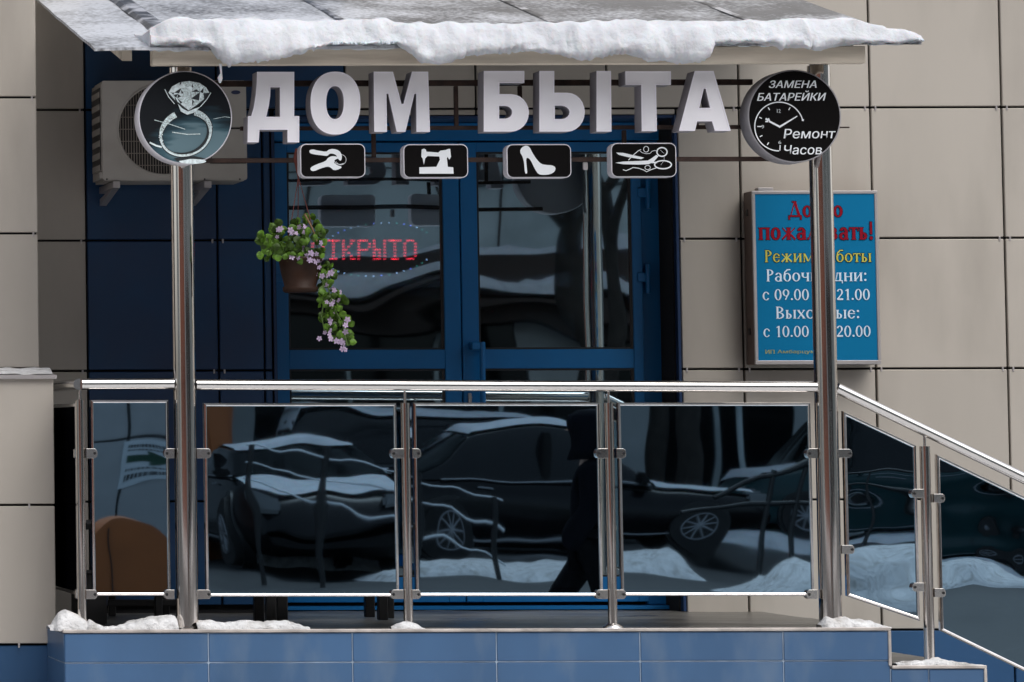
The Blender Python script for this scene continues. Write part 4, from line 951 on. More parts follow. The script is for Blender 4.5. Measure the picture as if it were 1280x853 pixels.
# ------------------------------------------------------------------ hanging flower pot
YB_ = -.06
hb = W(373, 196, YB_)
pot = thing('hanging_flower_pot', tuple(hb), 'brown hanging pot of green leaves and lilac flowers trailing over the left door leaf', 'plant')
p0 = W(375, 322, YB_); zt, zb_ = WZ(375, 322, YB_), WZ(375, 366, YB_); rt_ = 28 / F * D; rb_ = 20 / F * D
g = G(); n_ = 28
prof = [(0, zb_), (rb_ * .96, zb_), (rb_ * 1.08, zb_ + .006), (rb_ * 1.1, zb_ + .022), (rb_ * .98, zb_ + .026), (rt_ * .86, zt - .06), (rt_ * .93, zt - .018), (rt_, zt - .016), (rt_ * 1.02, zt), (rt_ * .9, zt), (rt_ * .86, zt - .03), (0, zt - .03)]
g.grid([[(p0.x + r_ * (1 + .012 * math.cos(8 * 2 * math.pi * j / n_)) * math.cos(2 * math.pi * j / n_), YB_ + r_ * math.sin(2 * math.pi * j / n_), z) for j in range(n_)] for r_, z in prof], closed=True); g.build('pot', POT, pot)
for ex, ey in ((-.07, -.02), (.075, -.03), (.0, .08)):
    g = G(); m_ = Vector((p0.x + ex, YB_ + ey, zt)); top_ = W(373, 222, YB_); g.tube([m_, top_.lerp(m_, .5) + Vector((.003, 0, 0)), top_], .0016, 6); g.build('cord', ROPE, pot)
g = G(); g.tube([W(371, 186, YB_), W(369, 198, YB_), W(371, 210, YB_), W(373, 222, YB_)], [.006, .008, .006, .003], 8); g.build('cord_knot', ROPE, pot)
g = G(); g.tube([W(381, 268, YB_ - .03), W(390, 285, YB_ - .06), W(396, 302, YB_ - .07)], .004, 8); g.build('stem', mat('dry_stem', (.16, .09, .04), .7), pot)
random.seed(11)
def leaf_mesh():
    g = G(); rows = []
    for i in range(6):
        v = i / 5; wv = math.sin(math.pi * min(1, v * .93 + .05)) ** .7; rows.append([(u * wv * .5, .16 * u * u - .25 * v * v + .06 * v, v) for u in (-1, -.5, 0, .5, 1)])
    g.grid(rows); return g
def flower_mesh():
    g = G()
    for k in range(5):
        a = 2 * math.pi * k / 5; d = Vector((math.cos(a), 0, math.sin(a))); s_ = Vector((-math.sin(a), 0, math.cos(a)))
        g.add([Vector((0, .05, 0)), d * .55 + s_ * .35 + Vector((0, -.12, 0)), d * 1.0 + s_ * .18 + Vector((0, -.02, 0)), d * 1.0 - s_ * .18 + Vector((0, -.02, 0)), d * .55 - s_ * .35 + Vector((0, -.12, 0))], [(0, 1, 2, 3, 4)], True)
    g.add([(.12 * math.cos(k), -.1, .12 * math.sin(k)) for k in (0, 1.26, 2.5, 3.77, 5)], [(0, 1, 2, 3, 4)], False, 1); return g
l0 = leaf_mesh().build('leaf', LEAF, pot, (0, 0, 0), fix=False); f0 = flower_mesh().build('flower', [PETAL, mat('flower_eye', (.16, .10, .22), .6)], pot, (0, 0, 0), fix=False)
first = {}
def put(src, pos, s, rot, key):
    c_ = src if key not in first else src.copy()
    if key in first: COL.objects.link(c_)
    first[key] = 1; c_.parent = pot; c_.location = pos - absloc(pot); c_.scale = (s, s, s); c_.rotation_euler = rot
CL = [((352, 305), (26, 22), 70), ((336, 312), (12, 14), 18), ((380, 285), (14, 15), 22), ((396, 305), (16, 22), 34), ((372, 318), (20, 12), 22), ((408, 352), (11, 24), 36), ((416, 385), (15, 19), 34), ((424, 412), (16, 18), 26), ((432, 428), (7, 8), 8), ((410, 405), (8, 14), 8)]
for (cx_, cy_), (rx_, ry_), k in CL:
    for i in range(k):
        a = random.uniform(0, 2 * math.pi); q = math.sqrt(random.random()); y = YB_ + random.uniform(-.09, .05) * (1 if cy_ < 340 else .5)
        p = W(cx_ + rx_ * q * math.cos(a), cy_ + ry_ * q * math.sin(a), y)
        tilt_ = random.uniform(-1.0, 1.0); put(l0, p, random.uniform(.024, .040), (random.uniform(-.5, 1.0), random.uniform(-2.0, 2.0), random.uniform(-.7, .7)), 'l')
for (cx_, cy_), (rx_, ry_), k in (((372, 290), (12, 10), 7), ((392, 312), (16, 16), 11), ((380, 322), (26, 6), 9), ((355, 296), (14, 12), 4), ((405, 345), (12, 16), 8), ((420, 375), (12, 18), 9), ((424, 410), (16, 20), 11), ((402, 420), (6, 6), 2), ((430, 434), (8, 4), 3)):
    for i in range(k):
        a = random.uniform(0, 2 * math.pi); q = math.sqrt(random.random()); y = YB_ - random.uniform(.03, .11) * (1 if cy_ < 330 else .6)
        put(f0, W(cx_ + rx_ * q * math.cos(a), cy_ + ry_ * q * math.sin(a), y), random.uniform(.009, .016), (random.uniform(-.6, .6), random.uniform(-3, 3), random.uniform(-.8, .8)), 'f')
for pts_ in ([(398, 325), (408, 350), (415, 380), (428, 405), (434, 432)], [(400, 330), (406, 370), (402, 395), (406, 415)], [(370, 318), (350, 305), (336, 312)], [(378, 320), (382, 300), (380, 280)]):
    g = G(); g.tube([W(a_, b2, YB_ - .03) for a_, b2 in pts_], .003, 6); g.build('stem', STEM, pot)

# ------------------------------------------------------------------ LED sign in the doorway
YL = YD + .16
led = thing('led_open_sign', tuple(W(462, 312, YL)), 'red LED word ОТКРЫТО inside an oval of blue and white lights behind the left door pane', 'sign')
LR = mat('red_led', (1, .03, .06), .4, emit=5, var=.55, scale=150); LW = mat('white_led', (.45, .7, 1), .4, emit=3, var=.6); LB = mat('blue_led', (.12, .22, 1), .4, emit=3.5, var=.6); LG_ = mat('green_led', (.1, .8, .6), .4, emit=1.4)
g = G(); a = W(385, 352, YL); b_ = W(545, 272, YL); g.prism(rrect(a.x, b_.x, a.z, b_.z, .03), [], YL + .006, YL + .02); g.build('board', mat('smoked_board', (.006, .007, .008), .5), led)
FONT = {'О': "01110 10001 10001 10001 10001 10001 01110", 'Т': "11111 00100 00100 00100 00100 00100 01110", 'К': "10011 10010 10100 11000 10100 10010 10011", 'Р': "11110 10001 10001 11110 10000 10000 10000", 'Ы': "10001 10001 10001 11101 10101 10101 11101"}
for k, ch in enumerate('ОТКРЫТО'):
    g = G(); rows = FONT[ch].split()
    for r_, row in enumerate(rows):
        for c_, v in enumerate(row):
            if v == '1':
                p = W(391 + 19.2 * k + c_ * 3.3, 301 + r_ * 3.8, YL); g.box((p.x - .0066, YL - .002, p.z - .0044), (p.x + .0066, YL + .003, p.z + .0044))
    g.build('lettering', LR, led)
g = [G(), G(), G()]
for k in range(46):
    a = 2 * math.pi * k / 46
    if abs(math.cos(a)) > .9: continue
    p = W(472 + 72 * math.cos(a), 312 + 33 * math.sin(a) - 5 * math.cos(a), YL)
    q = g[(k * 7 // 3) % 3 if k % 4 else 0]; s_ = .0036; q.box((p.x - s_, YL - .002, p.z - s_), (p.x + s_, YL + .003, p.z + s_))
for q, m_, nm in zip(g, (LW, LB, LG_), ('white_lights', 'blue_lights', 'green_lights')): stuff(q.build(nm, m_, led))

# ------------------------------------------------------------------ black benches on the porch, only their legs show under the glass
def bench(pxl, pxr, yl, yr_, label, solid=False):
    a = WX(pxl, 770, yl); b = WX(pxr, 770, yr_); t = thing('bench', ((a + b) / 2, (yl + yr_) / 2, DZ), label, 'bench', None); zt = DZ + .42
    ang = math.atan2(yr_ - yl, b - a); t.rotation_euler = (0, 0, 0); L = (b - a)
    for (x, y0, y1) in ((a, yl, yl + .26), (b, yr_, yr_ + .26)):
        for y in (y0, y1):
            g = G(); g.box((x - .02, y - .02, DZ), (x + .022, y + .02, zt - .03), .003); g.build('leg', BLACKM, t)
    for k in range(3):
        o_ = .02 + k * .09; g = G(); w_ = .078
        g.add([(a - .04, yl + o_, zt - .025), (b + .04, yr_ + o_, zt - .025), (b + .04, yr_ + o_ + w_, zt - .025), (a - .04, yl + o_ + w_, zt - .025), (a - .04, yl + o_, zt), (b + .04, yr_ + o_, zt), (b + .04, yr_ + o_ + w_, zt), (a - .04, yl + o_ + w_, zt)],
              [(0, 3, 2, 1), (4, 5, 6, 7), (0, 1, 5, 4), (1, 2, 6, 5), (2, 3, 7, 6), (3, 0, 4, 7)]); g.build('slat', BLACKM, t)
    return t
b1 = bench(338, 478, .35, .75, 'black bench on the porch whose legs show under the left wide glass panel')
g = G(); x = WX(352, 770, .42); g.box((x - .022, .40, DZ), (x + .024, .44, DZ + .39), .003); g.build('leg', BLACKM, b1); g = G(); x = WX(488, 765, .9); g.box((x - .013, .88, DZ), (x + .013, .91, DZ + .39), .003); g.build('leg', BLACKM, b1)
bx = thing('flower_stand', (WX(120, 770, .5), .6, DZ), 'low black metal stand on the porch in the left corner', 'stand')
for (pa, pb, y, za, zb3) in ((108, 134, .35, 0, .12), ):
    g = G(); g.box((WX(pa, 770, y), y, DZ + .0), (WX(pb, 770, y), y + .45, DZ + zb3 + .1), .006); g.build('box', BLACKM, bx)
for px, y in ((198, .8), (207, .95), (140, 1.2)):
    g = G(); x = WX(px, 760, y); g.box((x - .016, y - .015, DZ), (x + .016, y + .015, DZ + .4), .003); g.build('leg', BLACKM, bx)
g = G(); g.box((WX(108, 765, .6), .6, DZ + .40), (WX(212, 765, .6), 1.2, DZ + .43), .004); g.build('shelf', BLACKM, bx)
g = G(); g.box((WX(135, 765, .9), .9, DZ + .055), (WX(225, 765, .9), .92, DZ + .085), .004); g.build('stretcher', BLACKM, bx)
# ================================================================== the street behind, seen in the mirror glass and in the steel
random.seed(21)
WALLG = mat('grey_green_plaster', (.48, .53, .53), .8, var=.2, scale=.8, dirt_or_light=(.15, .17, .17), dscale=.6, dlo=.45, dhi=.75)
PALE = mat('pale_plaster', (.40, .42, .42), .8, var=.15, scale=1); BROWN = mat('dark_brown_fascia', (.035, .018, .012), .6, var=.2)
BRICKR = mat('red_brown_brick_wall', (.44, .17, .11), .85, var=.2, scale=2); ORNG = mat('orange_brown_paint', (.36, .10, .02), .5, var=.08)
DWIN = mat('dark_window_glass', (.005, .006, .007), .08, var=.1, spec=.3); WFRAME = mat('window_frame_paint', (.5, .5, .5), .5)
BTILE = mat('pale_blue_grey_tile', (.38, .39, .40), .5, var=.06, rnd=.03)
def facade(name, label, x0, x1, y, h, m, rows_z, winw, pitch, cat='building', ground=None, depth=9):
    t = thing(name, ((x0 + x1) / 2, y, 0), label, cat); g = G(); g.box((x0, y - depth, 0), (x1, y, h)); g.build('wall', m, t)
    k = 0; first_ = None
    for z in rows_z:
        n_ = int((x1 - x0 - .8) / pitch); off = (x1 - x0 - n_ * pitch) / 2
        for i in range(n_):
            c = Vector((x0 + off + pitch * (i + .5), y, z))
            if first_ is None:
                g = G(); w = winw / 2
                for a, b in (((-w, -.08, -.7), (-w + .07, .04, .7)), ((w - .07, -.08, -.7), (w, .04, .7)), ((-w + .07, -.08, .63), (w - .07, .04, .7)), ((-w + .07, -.08, -.7), (w - .07, .04, -.63)), ((-.03, -.08, -.63), (.03, .03, .63))): g.box(a, b)
                f_ = g.build('window', WFRAME, t, (0, 0, 0)); g = G(); g.box((-w + .07, -.06, -.63), (w - .07, .012, .63)); p_ = g.build('pane', DWIN, f_, (0, 0, 0)); first_ = (f_, p_); f_.location = c - absloc(t); p_.location = (0, 0, 0)
            else:
                f2 = first_[0].copy(); COL.objects.link(f2); f2.parent = t; f2.location = c - absloc(t); p2 = first_[1].copy(); COL.objects.link(p2); p2.parent = f2; p2.location = (0, 0, 0)
    return t
ap = facade('apartment_block', 'grey green apartment block across the street with a dark shop floor and snowy ledge', 8.7, 58, -36, 19, WALLG, (6.9, 9.9, 12.9, 15.9), 1.5, 3.0)
g = G(); g.box((8.9, -36, 0), (45.8, -35.86, 3.2)); g.build('shopfront', DWIN, ap)
g = G(); g.box((8.8, -36, 3.2), (45.9, -35.2, 4.02)); g.build('fascia', BROWN, ap)
for x in (9.15, 14.55, 17.2, 21.5, 26, 31, 37): g = G(); g.box((x, -35.99, 0), (x + (.75 if x < 12 else .9), -35.8, 3.19)); g.build('pillar', PALE, ap)
for k in range(26): x = 9.1 + k * 1.4; g = G(); g.box((x, -35.86, .1), (x + .06, -35.82, 3.15)); g.build('mullion', WALLG, ap)
for k in range(30): x = 9.3 + k * 1.25; g = G(); g.box((x, -36, 4.05), (x + .04, -35.97, 6.1)); g.build('joint', BROWN, ap)
for z in (5.0, 5.9): g = G(); g.box((8.7, -36, z), (46, -35.96, z + .05)); g.build('string_course', mat('dark_joint', (.08, .09, .09), .8), ap)
def slab(x0, x1, y0, y1, z, th, m, label, seed=0, n_=80, drop=0):
    g = G(); rows = []
    for i in range(n_ + 1):
        x = x0 + (x1 - x0) * i / n_; e = min(1, i / 3, (n_ - i) / 3); rr = []
        for k in range(8):
            t = k / 7 * math.pi; yy = (y0 + y1) / 2 - math.cos(t) * (y1 - y0) / 2; v = Vector((x, yy, z)); hh = math.sin(t) ** .6 if 0 < k < 7 else 0
            rr.append((x, yy + .3 * th * noise.noise(v * 2.0), z + th * e * hh * (1 + .7 * noise.noise(Vector((x * 1.3 + seed, yy * 2, seed)))) + (.25 * th * noise.noise(v * 7) if hh else -drop)))
        rows.append(rr)
    g.grid(rows); o = g.build('snow', m, None, ((x0 + x1) / 2, y0, z)); return stuff(o, label)
slab(8.8, 45.9, -36.0, -35.15, 4.02, .12, SNOW, 'snow lying on the ledge of the apartment block'); 
g = G(); g.add([(9, -35.2, 3.62), (22, -35.2, 3.5), (22, -34.7, 3.42), (9, -34.7, 3.5)], [(0, 1, 2, 3)]); g.box((9, -35.2, 3.38), (22, -34.7, 3.44)); g.build('awning', BROWN, ap)
slab(9, 22, -35.2, -34.7, 3.52, .17, SNOW, 'thin snow on the shop awning', 3)
tb = thing('tiled_house', (6, -31, 0), 'pale house clad in large square tiles behind the orange brown grit container', 'building')
g = G(); g.box((2.6, -40, 0), (8.4, -31.03, 17)); g.build('wall', DARK, tb)
for i in range(6):
    for k in range(5): panel(2.6 + i * .97 - .0, 2.6 + (i + 1) * .97, -.05 + k * 1.28, -.05 + (k + 1) * 1.28, -31, BTILE, tb, 'tile', gap=.012, t=-.03) if False else None
for i in range(6):
    for k in range(12):
        g = G(); z0 = k * 1.32 + .02; g.box((2.6 + i * .97 + .02, -31.03, z0), (2.6 + (i + 1) * .97 - .02, -31, z0 + 1.29)); g.build('tile', BTILE, tb)
PX, PZ = 7.66, 1.02
po = thing('arrow_poster', (PX, -30.98, PZ), 'white paper notice with a dark green arrow taped to the tiled house', 'poster')
g = G(); g.box((PX - .25, -30.995, PZ - .28), (PX + .30, -30.985, PZ + .27)); g.build('sheet', mat('paper', (.62, .68, .72), .8), po)
g = G()
g.add([(PX - .2 + a * .44, -30.98, PZ + b) for a, b in ((0, .05), (.5, .05), (.5, .11), (1, 0), (.5, -.11), (.5, -.05), (0, -.05))], [(0, 1, 6), (1, 5, 6), (2, 3, 4)]); g.build('arrow', mat('green_print', (.01, .06, .03), .6), po)
g = G()
for r_, (z, h) in enumerate(((.19, .045), (.13, .02), (-.13, .02), (-.2, .05))):
    x = -.2
    while x < .22: w = random.uniform(.012, .03); g.box((PX + x, -30.984, PZ + z - h / 2), (PX + x + w, -30.98, PZ + z + h / 2)); x += w + .012
stuff(g.build('printed_lines', BLACKM, po))
oc = thing('orange_container', (5.5, -18.8, 0), 'rounded orange brown grit container standing by the road', 'container')
g = G(); prof = [(-.77, 0)] + [(-.02 + .76 * math.copysign(abs(math.cos(R(t))) ** .7, math.cos(R(t))), .12 + .39 * math.sin(R(t)) ** .8) for t in range(180, -1, -9) if 0 <= math.sin(R(t))] + [(.74, 0)]
g.prism([(5.5 + a * .50, b * 1.28) for a, b in prof][::-1], [], -18.4, -19.2); g.build('body', ORNG, oc); g = G(); g.box((5.36, -18.395, .02), (5.372, -18.38, .6)); g.build('seam', BROWN, oc)
k_ = thing('orange_kiosk', (8.04, -28, 0), 'tall narrow orange brown advertising pillar on the pavement', 'kiosk')
g = G(); g.box((7.88, -28.4, 0), (8.2, -27.95, 2.5), .04); g.build('body', ORNG, k_); g = G(); g.box((7.84, -28.44, 2.5), (8.24, -27.9, 2.6), .02); g.build('cap', SNOWD, k_)
facade('brick_house', 'red brown brick house across the street on the left', -34, 2.4, -36, 20, BRICKR, (2.0, 5.0, 8.0, 11.0, 14.0, 17.0), 1.4, 3.4)
facade('corner_house', 'plain grey plastered house far to the left of the street', -70, -36, -20, 18, WALLG, (2.0, 5.0, 8.0, 11.0, 14.0), 1.4, 3.4)
facade('sky_block_house', 'plain grey house added far to the right to keep sky off the columns', 58, 80, -4, 18, WALLG, (2.0, 5.0, 8.0, 11.0, 14.0), 1.4, 3.4, depth=36)  # added house, sized to block bright sky mirrored in the steel columns
g = G(); rows = [[(-8 + 26 * j / 60, -7 + 6.7 * i / 40, .012 + .02 * noise.noise(Vector((j * .5, i * .5, 1)))) for j in range(61)] for i in range(41)]
g.grid(rows); structure(g.build('bounce_pavement', SNOWD))  # unseen snowy ground, added to bounce light up under the canopy
# snow banks and strips along the road
slab(8.8, 12.0, -24.6, -22.6, 0, .12, SNOWD, 'low dirty snow heap beside the parked hatchback', 5, drop=.02)
slab(11.2, 40, -20.2, -18.3, 0, .26, SNOWD, 'long dirty snow bank along the near side of the road', 2, 200, drop=.02)
slab(8.3, 9.9, -28.6, -27.4, 0, .42, SNOWD, 'rough snow heap beside the orange advertising pillar', 7, drop=.02)
slab(14.2, 40, -32.5, -29.4, 0, .10, SNOW, 'snow strip along the far pavement', 4, 160, drop=.02)
slab(-30, 2, -24, -21, 0, .3, SNOWD, 'snow bank along the road on the left', 6, 120, drop=.02)
# ------------------------------------------------------------------ cars
TYRE = mat('tyre', (.012, .012, .012), .8); RIM = mat('alloy_rim', (.28, .29, .31), .4, .7); LAMP = mat('lamp_glass', (.16, .17, .18), .15); RLAMP = mat('red_lamp', (.25, .01, .01), .2)
def car(loc, rz, paint, label, L=4.5, H=1.45, van=False, snow=.06, group=None):
    t = thing('parked_car', (0, 0, 0), label, 'car', group); hl = L / 2
    if van: top = [(-hl, .95), (-hl + .1, 1.1), (-hl + .6, 1.1), (0, 1.08), (hl - 1.0, 1.05), (hl - .3, .95), (hl, .6)]; roof = [(-hl + .12, 1.1), (-hl + .3, H), (hl - 1.9, H), (hl - 1.5, H - .1), (hl - .85, 1.06)]
    else: top = [(-hl, .75), (-hl + .15, .93), (-hl + .9, .97), (-.3, .96), (hl - 1.35, .92), (hl - .5, .78), (hl - .12, .66), (hl, .45)]; roof = [(-hl + .55, .97), (-hl + 1.25, H - .04), (-.45, H), (.15, H - .03), (.95, .94)]
    g = G(); rows = []
    for i in range(41):
        x = -hl + L * i / 40; zt = interp(top, x); e = abs(x) / hl; w = .88 * (1 - .22 * e ** 6); zb = .2 + .12 * e ** 8
        rows.append([(x, -w * .9, zb), (x, -w, zb + .12), (x, -w, (zb + zt) / 2 + .05), (x, -w * .95, zt - .06), (x, -w * .84, zt), (x, 0, zt + .035), (x, w * .84, zt), (x, w * .95, zt - .06), (x, w, (zb + zt) / 2 + .05), (x, w, zb + .12), (x, w * .9, zb)])
    g.grid(rows, closed=True); g.cap(rows[0]); g.cap(rows[-1]); g.build('body', paint, t)
    g = G(); rows = []; x0, x1 = roof[0][0], roof[-1][0]
    for i in range(25):
        x = x0 + (x1 - x0) * i / 24; zt = interp(roof, x); zb = interp(top, x) - .02; k = (zt - zb) / .5
        rows.append([(x, -.80, zb), (x, -.80 + .14 * k, zt - .05 * min(1, k)), (x, -.80 + .22 * k, zt), (x, 0, zt + .02), (x, .80 - .22 * k, zt), (x, .80 - .14 * k, zt - .05 * min(1, k)), (x, .80, zb)])
    g.grid(rows); g.build('windows', DWIN, t)
    g = G(); a, b = roof[1][0], roof[-2][0]; rows = [[(x, y, interp(roof, x) + .022 + .012 * (1 - abs(y) / .6)) for y in (-.60, -.3, 0, .3, .60)] for x in [a + (b - a) * i / 10 for i in range(11)]]; g.grid(rows); g.build('roof', paint, t)
    for sx_ in (-1, 1):
        g = G(); xm = -.25; g.box((xm - .04, sx_ * .69, .95), (xm + .04, sx_ * .79, H - .12), .01); g.build('door_pillar', paint, t)
    for wx in (-hl + .85, hl - .8):
        for sy in (-1, 1):
            g = G(); y = sy * .80; g.tube([(wx, y - .10, .33), (wx, y + .10, .33)], .30, 28); w = g.build('wheel', TYRE, t)
            g = G(); yo = y + sy * .102
            g.tube([(wx, yo - sy * .02, .33), (wx, yo + sy * .004, .33)], .05, 12); 
            ring = [(wx + .175 * math.cos(R(k)), yo, .33 + .175 * math.sin(R(k))) for k in range(0, 361, 12)]; g.tube(ring, .010, 6, caps=False)
            for k in range(10):
                an = R(36 * k); g.tube([(wx, yo, .33), (wx + .17 * math.cos(an), yo, .33 + .17 * math.sin(an))], [.016, .010], 5)
            g.build('rim', RIM, w)
            g = G(); g.tube([(wx, y - sy * .05, .35), (wx, sy * .872, .35)], .345, 28); g.build('wheel_arch', BLACKM, t)
            w.location.y += sy * .03
    for sy in (-1, 1):
        g = G(); g.box((hl - .28, sy * .5, .58), (hl - .04, sy * .78, .70), .03); g.build('headlight', LAMP, t); g = G(); g.box((-hl - .01, sy * .5, .70), (-hl + .12, sy * .80, .84), .03); g.build('tail_light', RLAMP, t)
        for hx_ in (-1.0, .15): g = G(); g.box((hx_, sy * .868, .80), (hx_ + .18, sy * .90, .83), .008); g.build('door_handle', RIM, t)
        g = G(); g.box((.72, sy * .82, .94), (.86, sy * 1.0, 1.06), .03); g.build('mirror', paint, t)
        g = G(); g.box((-1.5, sy * .80, .935), (.9, sy * .856, .955), .004); g.build('chrome_strip', RIM, t)
        g = G(); g.box((-1.3, sy * .87, .26), (1.2, sy * .895, .28), .004); g.build('sill_strip', RIM, t)
    if snow:
        g = G(); rows = []
        for i in range(30):
            x = roof[1][0] - .05 + (roof[-2][0] - roof[1][0] + .1) * i / 29; e = min(1, i / 3 + .2, (29 - i) / 3 + .2)
            rows.append([(x, y, interp(roof, x) + .02 + snow * e * (1 - (abs(y) / .62) ** 4 if abs(y) < .62 else 0) * (1 + .5 * noise.noise(Vector((x * 2, y * 2, loc[0]))))) for y in (-.62, -.58, -.4, -.2, 0, .2, .4, .58, .62)])
        g.grid(rows)
        for (xa, xb) in ((hl - 1.25, hl - .2), (-hl + .05, -hl + .5)):
            rows = [[(x, y, interp(top, x) + .03 + snow * .5 * (1 - (abs(y) / .75) ** 4) * (1 + .6 * noise.noise(Vector((x * 3, y * 3, 1))))) for y in (-.75, -.6, -.3, 0, .3, .6, .75)] for x in [xa + (xb - xa) * i / 10 for i in range(11)]]
            g.grid(rows)
        g.build('snow_cover', SNOW, t)
    t.location = loc; t.rotation_euler = (0, 0, rz); return t
BLK = mat('black_car_paint', (.003, .003, .004), .22, var=.1, spec=.25); GRYC = mat('grey_car_paint', (.018, .022, .026), .3, spec=.3); TEAL = mat('dark_teal_car_paint', (.008, .036, .040), .35, spec=.3)
car((11.55, -27, 0), 0, BLK, 'black sedan with snow on its roof parked across the road', 4.5, 1.46, False, .12)
car((11.6, -31.5, 0), 0, GRYC, 'dark grey van with thick snow on its roof behind the black sedan', 4.7, 1.66, True, .12)
car((16.9, -31.0, 0), math.pi, TEAL, 'dark teal van parked behind the black tubular barrier', 4.4, 2.0, True, .05)
car((8.5, -26.4, 0), R(90), BLK, 'black hatchback with a snowy roof parked nose to the road', 4.0, 1.38, False, .07)
car((19.6, -26.5, 0), R(4), GRYC, 'grey sedan covered in snow parked far right', 4.5, 1.46, False, .14)
# wavy snowy handrail and tubular barrier
hr = thing('stair_handrail', (8.2, -22.5, 0), 'black street handrail with wavy snow covered bars going down to the right', 'railing')
for x, zt in ((7.35, 1.42), (8.05, 1.34), (9.0, 1.05), (9.8, .75)): g = G(); g.tube([(x, -22.5, 0), (x, -22.5, zt)], .03, 8); g.build('post', BLACKM, hr)
for k in range(3): g = G(); g.tube([(7.3 + i * .1, -22.5, 1.42 - k * .26 - i * .028 + .025 * math.sin(i * 1.3 + k)) for i in range(27)], .012, 6); g.build('bar', mat('snowy_bar', (.8, .82, .85), .8), hr)
br = thing('tubular_barrier', (13.8, -23.5, 0), 'black tubular barrier at the roadside with slanting bars', 'barrier')
g = G(); g.tube([(12.3, -23.5, .78), (12.8, -23.5, .98), (13.3, -23.5, 1.12), (14.6, -23.5, 1.12)], .035, 8); g.build('bar', BLACKM, br)
g = G(); g.tube([(12.0, -23.5, .62), (14.6, -23.5, .66)], .03, 8); g.build('bar', BLACKM, br)
for x in (12.8, 13.15, 13.9): g = G(); g.tube([(x + .15, -23.5, 1.08), (x - .1, -23.5, .0)], .03, 8); g.build('bar', BLACKM, br)
# street lamp
la = thing('street_lamp', (15.6, -33, 0), 'thin grey street lamp in front of the apartment block', 'street lamp')
g = G(); g.tube([(15.6, -33, 0), (15.6, -33, 6), (15.4, -33, 6.5), (14.8, -33, 6.6)], .05, 8); g.build('pole', WALLG, la); g = G(); g.box((14.4, -33.1, 6.55), (14.9, -32.9, 6.65), .03); g.build('head', GRYC, la)
# bare winter trees
BARK = mat('dark_bark', (.025, .02, .016), .9, var=.4, scale=8)
def tree(x, y, h, r, label, seed):
    random.seed(seed); t = thing('bare_tree', (x, y, 0), label, 'tree', 'bare trees across the street')
    g = G(); pts = [Vector((x + .12 * math.sin(i * 1.1 + seed) * i / 5, y, h * .5 * i / 6)) for i in range(7)]; g.tube(pts, [r * (1 - .07 * i) for i in range(7)], 10); g.build('trunk', BARK, t)
    g = G()
    def br_(p, d, L, r_, dep):
        q = p + d * L; m_ = p.lerp(q, .5) + Vector((random.uniform(-1, 1), random.uniform(-1, 1), random.uniform(0, 1))) * L * .08; g.tube([p, m_, q], [r_, r_ * .8, r_ * .6], 5 if dep < 3 else 3, caps=False)
        if dep >= 5: return
        for _ in range(3 if dep < 4 else 2):
            v = (d + Vector((random.uniform(-1, 1), random.uniform(-1, 1), random.uniform(-.25, .7))) * .75).normalized(); br_(p.lerp(q, random.uniform(.6, 1)), v, L * random.uniform(.6, .85), r_ * .6, dep + 1)
    for k in range(4): br_(pts[-1 - (k % 2)], Vector((math.cos(k * 1.6 + seed), math.sin(k * 1.6 + seed), 1.3)).normalized(), h * .2, r * .5, 0)
    g.build('branches', BARK, t)
tree(13.9, -29.5, 9, .17, 'bare dark tree with a thick trunk, nearer the black sedan', 3); tree(14.6, -33.2, 10, .14, 'bare slim tree in front of the pale shop pillar', 5); tree(-4, -28, 9, .2, 'bare tree before the red brown brick house', 8); tree(22, -32, 10, .2, 'bare tree at the right beyond the parked grey sedan', 9)
# ------------------------------------------------------------------ person standing before the porch, outside the picture
def skin(name, pts, edges, rad, m, parent, lv=2):
    me = bpy.data.meshes.new(name); me.from_pydata(pts, edges, []); o = bpy.data.objects.new(name, me); COL.objects.link(o); o.parent = parent
    md = o.modifiers.new('s', 'SKIN'); md.use_smooth_shade = True
    for i, r_ in enumerate(rad): me.skin_vertices[0].data[i].radius = r_ if isinstance(r_, tuple) else (r_, r_)
    me.skin_vertices[0].data[0].use_root = True; md.branch_smoothing = .6; s_ = o.modifiers.new('ss', 'SUBSURF'); s_.levels = lv; s_.render_levels = lv; me.materials.append(m); return o
pe = thing('person', (6.42, -7.0, 0), 'person in a dark hooded jacket and trousers standing in the street with hands in pockets', 'person')
SKINM = mat('skin', (.45, .28, .21), .55, var=.05); JK = mat('dark_jacket', (.004, .0045, .007), .9, spec=.05, var=.3, bump=.05, bscale=12); TR = mat('dark_trousers', (.005, .005, .006), .9, spec=.05)
bp = [(0, 0, .86), (0, 0, 1.05), (0, .01, 1.28), (0, .01, 1.38), (0, .02, 1.45), (0, .03, 1.53), (0, .02, 1.60), (-.16, 0, 1.30), (-.22, 0, 1.05), (-.17, .10, .88), (-.10, .14, .80), (.16, 0, 1.30), (.22, 0, 1.05), (.17, .10, .88), (.10, .14, .80), (-.09, 0, .80), (-.10, .20, .47), (-.10, .24, .08), (-.10, .37, .04), (.09, 0, .80), (.11, -.08, .45), (.12, -.30, .10), (.13, -.18, .04)]
be = [(0, 1), (1, 2), (2, 3), (3, 4), (4, 5), (5, 6), (2, 7), (7, 8), (8, 9), (9, 10), (2, 11), (11, 12), (12, 13), (13, 14), (0, 15), (15, 16), (16, 17), (17, 18), (0, 19), (19, 20), (20, 21), (21, 22)]
bd = [.12, .11, .12, .05, .05, .085, .07, .05, .04, .03, .025, .05, .04, .03, .025, .085, .055, .035, .03, .085, .055, .035, .03]
skin('body', bp, be, bd, SKINM, pe)
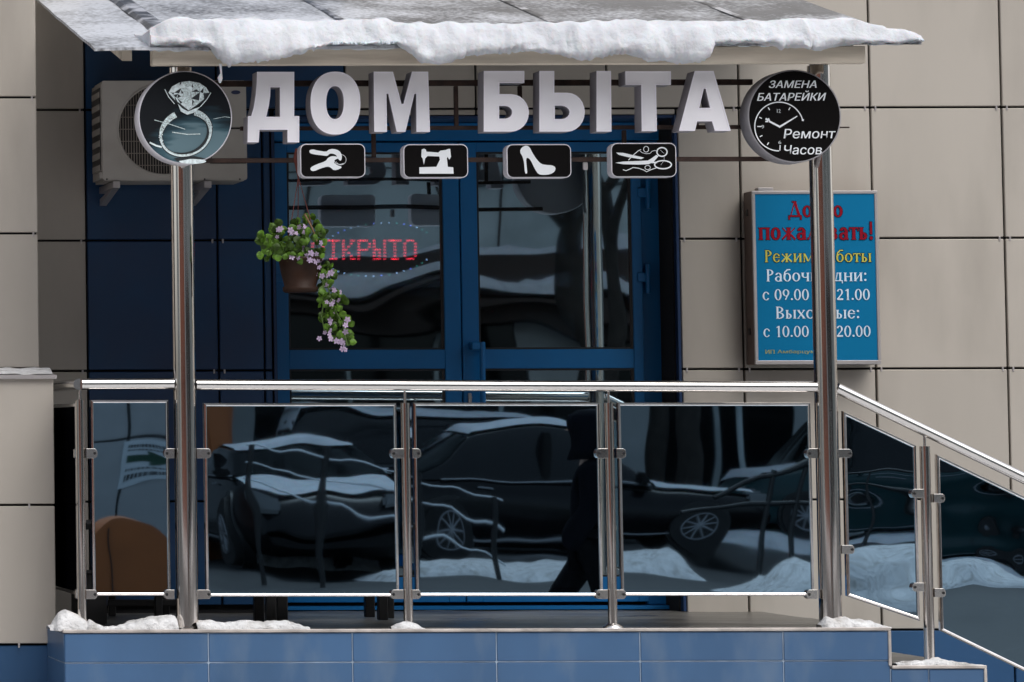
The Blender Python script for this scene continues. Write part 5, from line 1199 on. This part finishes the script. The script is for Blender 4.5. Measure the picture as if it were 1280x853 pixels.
skin('trousers', [bp[0]] + bp[15:18] + bp[19:22], [(0, 1), (1, 2), (2, 3), (0, 4), (4, 5), (5, 6)], [.15, .105, .08, .065, .105, .08, .065], TR, pe)
skin('jacket', [(0, 0, .80)] + bp[1:4] + bp[7:11] + bp[11:15], [(0, 1), (1, 2), (2, 3), (2, 4), (4, 5), (5, 6), (6, 7), (2, 8), (8, 9), (9, 10), (10, 11)], [(.2, .16), (.19, .15), (.19, .14), .09, .085, .075, .075, .06, .085, .075, .075, .06], JK, pe)
g = G(); rows = []
for z, r_ in ((1.36, .12), (1.42, .10), (1.47, .102), (1.53, .118), (1.59, .122), (1.64, .108), (1.68, .07), (1.695, .01)):
    rows.append([(r_ * math.cos(t), .005 + (r_ * 1.15 if math.sin(t) < 0 else r_ * 1.25) * math.sin(t), z) for t in [R(120 + 300 * k / 16) for k in range(17)]])
g.grid(rows); h_ = g.build('hood', JK, None, (0, 0, 0)); h_.parent = pe; md = h_.modifiers.new('so', 'SOLIDIFY'); md.thickness = .015; pe.scale = (1, 1, .93); pe.rotation_euler = (0, 0, R(105))
for sx_ in (-1, 1):
    g = G(); g.tube([(sx_ * .115, -.09 - .27 * sx_, .03), (sx_ * .12, -.27 * sx_, .045), (sx_ * .125, .1 - .27 * sx_, .04), (sx_ * .13, .17 - .27 * sx_, .035)], [.035, .045, .045, .025], 10); o_ = g.build('boot', BLACKM, None, (0, 0, 0)); o_.parent = pe
    g = G(); g.tube([(sx_ * .03, .106, 1.545), (sx_ * .03, .112, 1.545)], .008, 8); o_ = g.build('eye', BLACKM, None, (0, 0, 0)); o_.parent = pe
g = G(); g.tube([(0, .10, 1.55), (0, .128, 1.52), (0, .11, 1.51)], [.006, .012, .006], 8); o_ = g.build('nose', SKINM, None, (0, 0, 0)); o_.parent = pe
g = G(); g.tube([(-.022, .108, 1.485), (0, .113, 1.483), (.022, .108, 1.485)], .004, 6); o_ = g.build('mouth', mat('lips', (.3, .1, .09), .5), None, (0, 0, 0)); o_.parent = pe
for o in bpy.data.objects:
    if '_o' in o: del o['_o']
